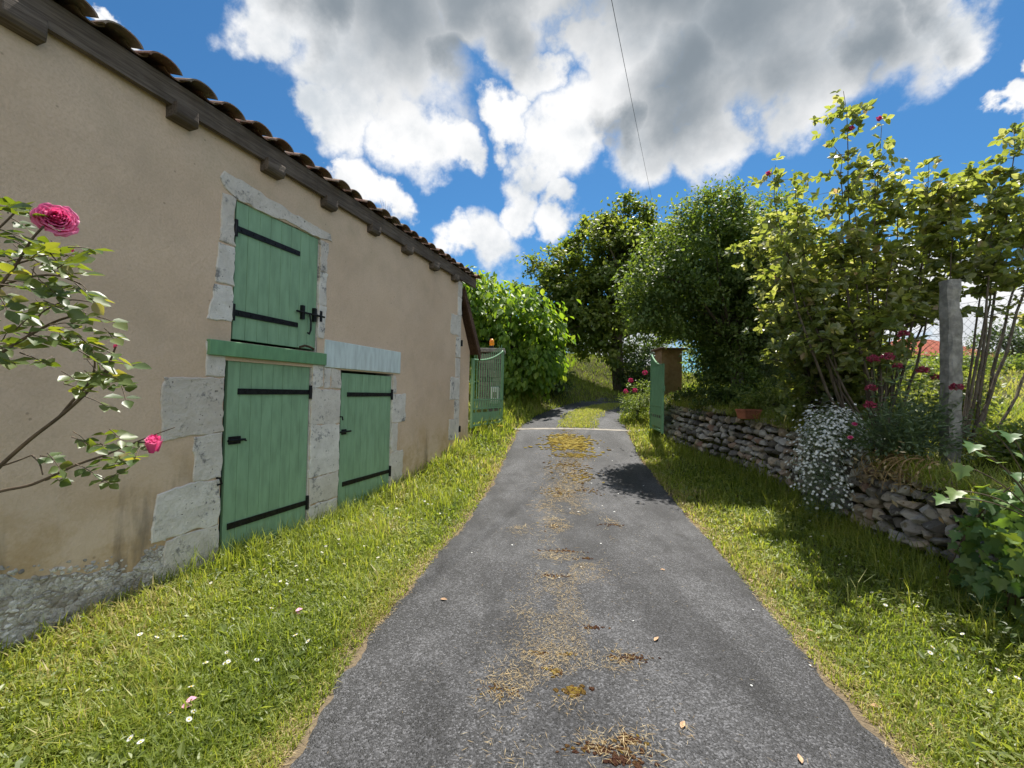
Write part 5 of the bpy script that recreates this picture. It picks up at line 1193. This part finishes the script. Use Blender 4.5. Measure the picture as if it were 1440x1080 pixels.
BL = [(375, 0, 85), (470, 50, 120), (450, 150, 55), (560, 60, 170), (690, 10, 120), (500, 165, 75), (590, 190, 75), (640, 205, 40), (740, -60, 130), (480, -140, 200), (600, -160, 260), (740, 100, 60),
      (890, 10, 130), (870, 130, 100), (910, 200, 80), (800, 190, 80), (760, 245, 55), (735, 290, 40), (690, 345, 62), (640, 350, 42), (720, 170, 45), (1000, 70, 160), (990, 200, 75), (1120, 50, 150), (1110, 130, 90), (1260, 20, 120), (1340, 5, 80), (830, 70, 70), (785, 290, 42), (1000, -160, 280), (1250, -140, 200), (900, -420, 320), (600, -480, 300),
      (505, 262, 52), (545, 280, 38), (470, 240, 26), (205, 66, 24), (150, 28, 24), (1415, 150, 34), (1435, 85, 30), (1390, 470, 110), (1270, 440, 110), (880, 500, 110), (1130, 470, 120), (1520, 420, 120), (-300, 300, 260), (-500, 100, 300), (1800, 200, 300)]
dens = field(BL, dv)
# unseen cumulus behind the camera, added for its light
px_ = m.sep(dirv)
rest = m.ma('SUBTRACT', m.n('TexNoise', {'Vector': dirv, 'Scale': 2.4, 'Detail': 8., 'Roughness': .6}).outputs['Fac'], m.ma('ADD', .50, m.ma('MULTIPLY', m.sm(px_[1], -.25, .05), .5)))
dens = m.ma('MAXIMUM', dens, m.ma('MULTIPLY', rest, 3.))
fine = m.n('TexNoise', {'Vector': dirv, 'Scale': 14., 'Detail': 9., 'Roughness': .62}).outputs['Fac']
dens2 = m.ma('ADD', dens, m.ma('MULTIPLY', m.ma('SUBTRACT', fine, .5), .42))
alpha = m.sm(dens2, -.16, .36)
GB = [(560, 10, 210), (690, 0, 150), (640, 100, 90), (950, 130, 150), (1060, 30, 230), (1200, 40, 130), (920, -60, 260), (600, -160, 300), (1000, -200, 300), (900, -450, 330), (440, 0, 100), (880, 200, 60), (1300, 0, 80)]
gd = vadd(dirv, vadd(vsc(w1, 1.2), vsc(w2, .7)))
gray = m.sm(m.ma('ADD', field(GB, gd), m.ma('MULTIPLY', m.ma('SUBTRACT', fine, .5), .18)), -.15, .85)
lump = m.n('TexNoise', {'Vector': dirv, 'Scale': 6., 'Detail': 5., 'Roughness': .5}).outputs['Fac']
wht = m.mix(m.sm(m.ma('ADD', m.ma('MULTIPLY', lump, .8), m.ma('MULTIPLY', fine, .55)), .42, .80), (2.6, 2.8, 3.0), (4.2, 4.2, 4.2))
ccol = m.mix(gray, wht, (1.02, 1.2, 1.37))
ccol = m.mix(m.ma('MULTIPLY', m.sm(lump, .35, .7), m.ma('MULTIPLY', gray, .40)), ccol, (1.45, 1.62, 1.78))
ccol = m.mix(m.sm(px_[1], .1, -.3), ccol, m.mix(1., ccol, (2.2, 2.15, 2.05), 'MULTIPLY'))  # unseen clouds behind the camera brightened to light the shaded facade
skc = m.mix(1., sky.outputs[0], (.18, .365, .475), 'MULTIPLY')
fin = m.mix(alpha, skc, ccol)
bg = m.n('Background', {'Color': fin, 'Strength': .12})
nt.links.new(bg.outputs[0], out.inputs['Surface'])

# ------------------------------------------------------------------ camera and output
cd = bpy.data.cameras.new('camera'); co = bpy.data.objects.new('camera', cd); COL.objects.link(co)
cd.sensor_width = 36; cd.lens = 36*FPX/1440; cd.clip_start = .05; cd.clip_end = 2000
rot = Matrix(((_RR[0], _UU[0], -_fw[0]), (_RR[1], _UU[1], -_fw[1]), (_RR[2], _UU[2], -_fw[2])))
co.matrix_world = Matrix.Translation(Vector(CAM)) @ rot.to_4x4()
S.camera = co
S.view_settings.view_transform = 'Standard'; S.view_settings.look = 'None'; S.view_settings.gamma = 1; S.view_settings.exposure = 1.05
S.render.engine = 'CYCLES'; S.cycles.use_denoising = True; S.cycles.max_bounces = 8; S.cycles.transparent_max_bounces = 8
S.cycles.sample_clamp_indirect = 8
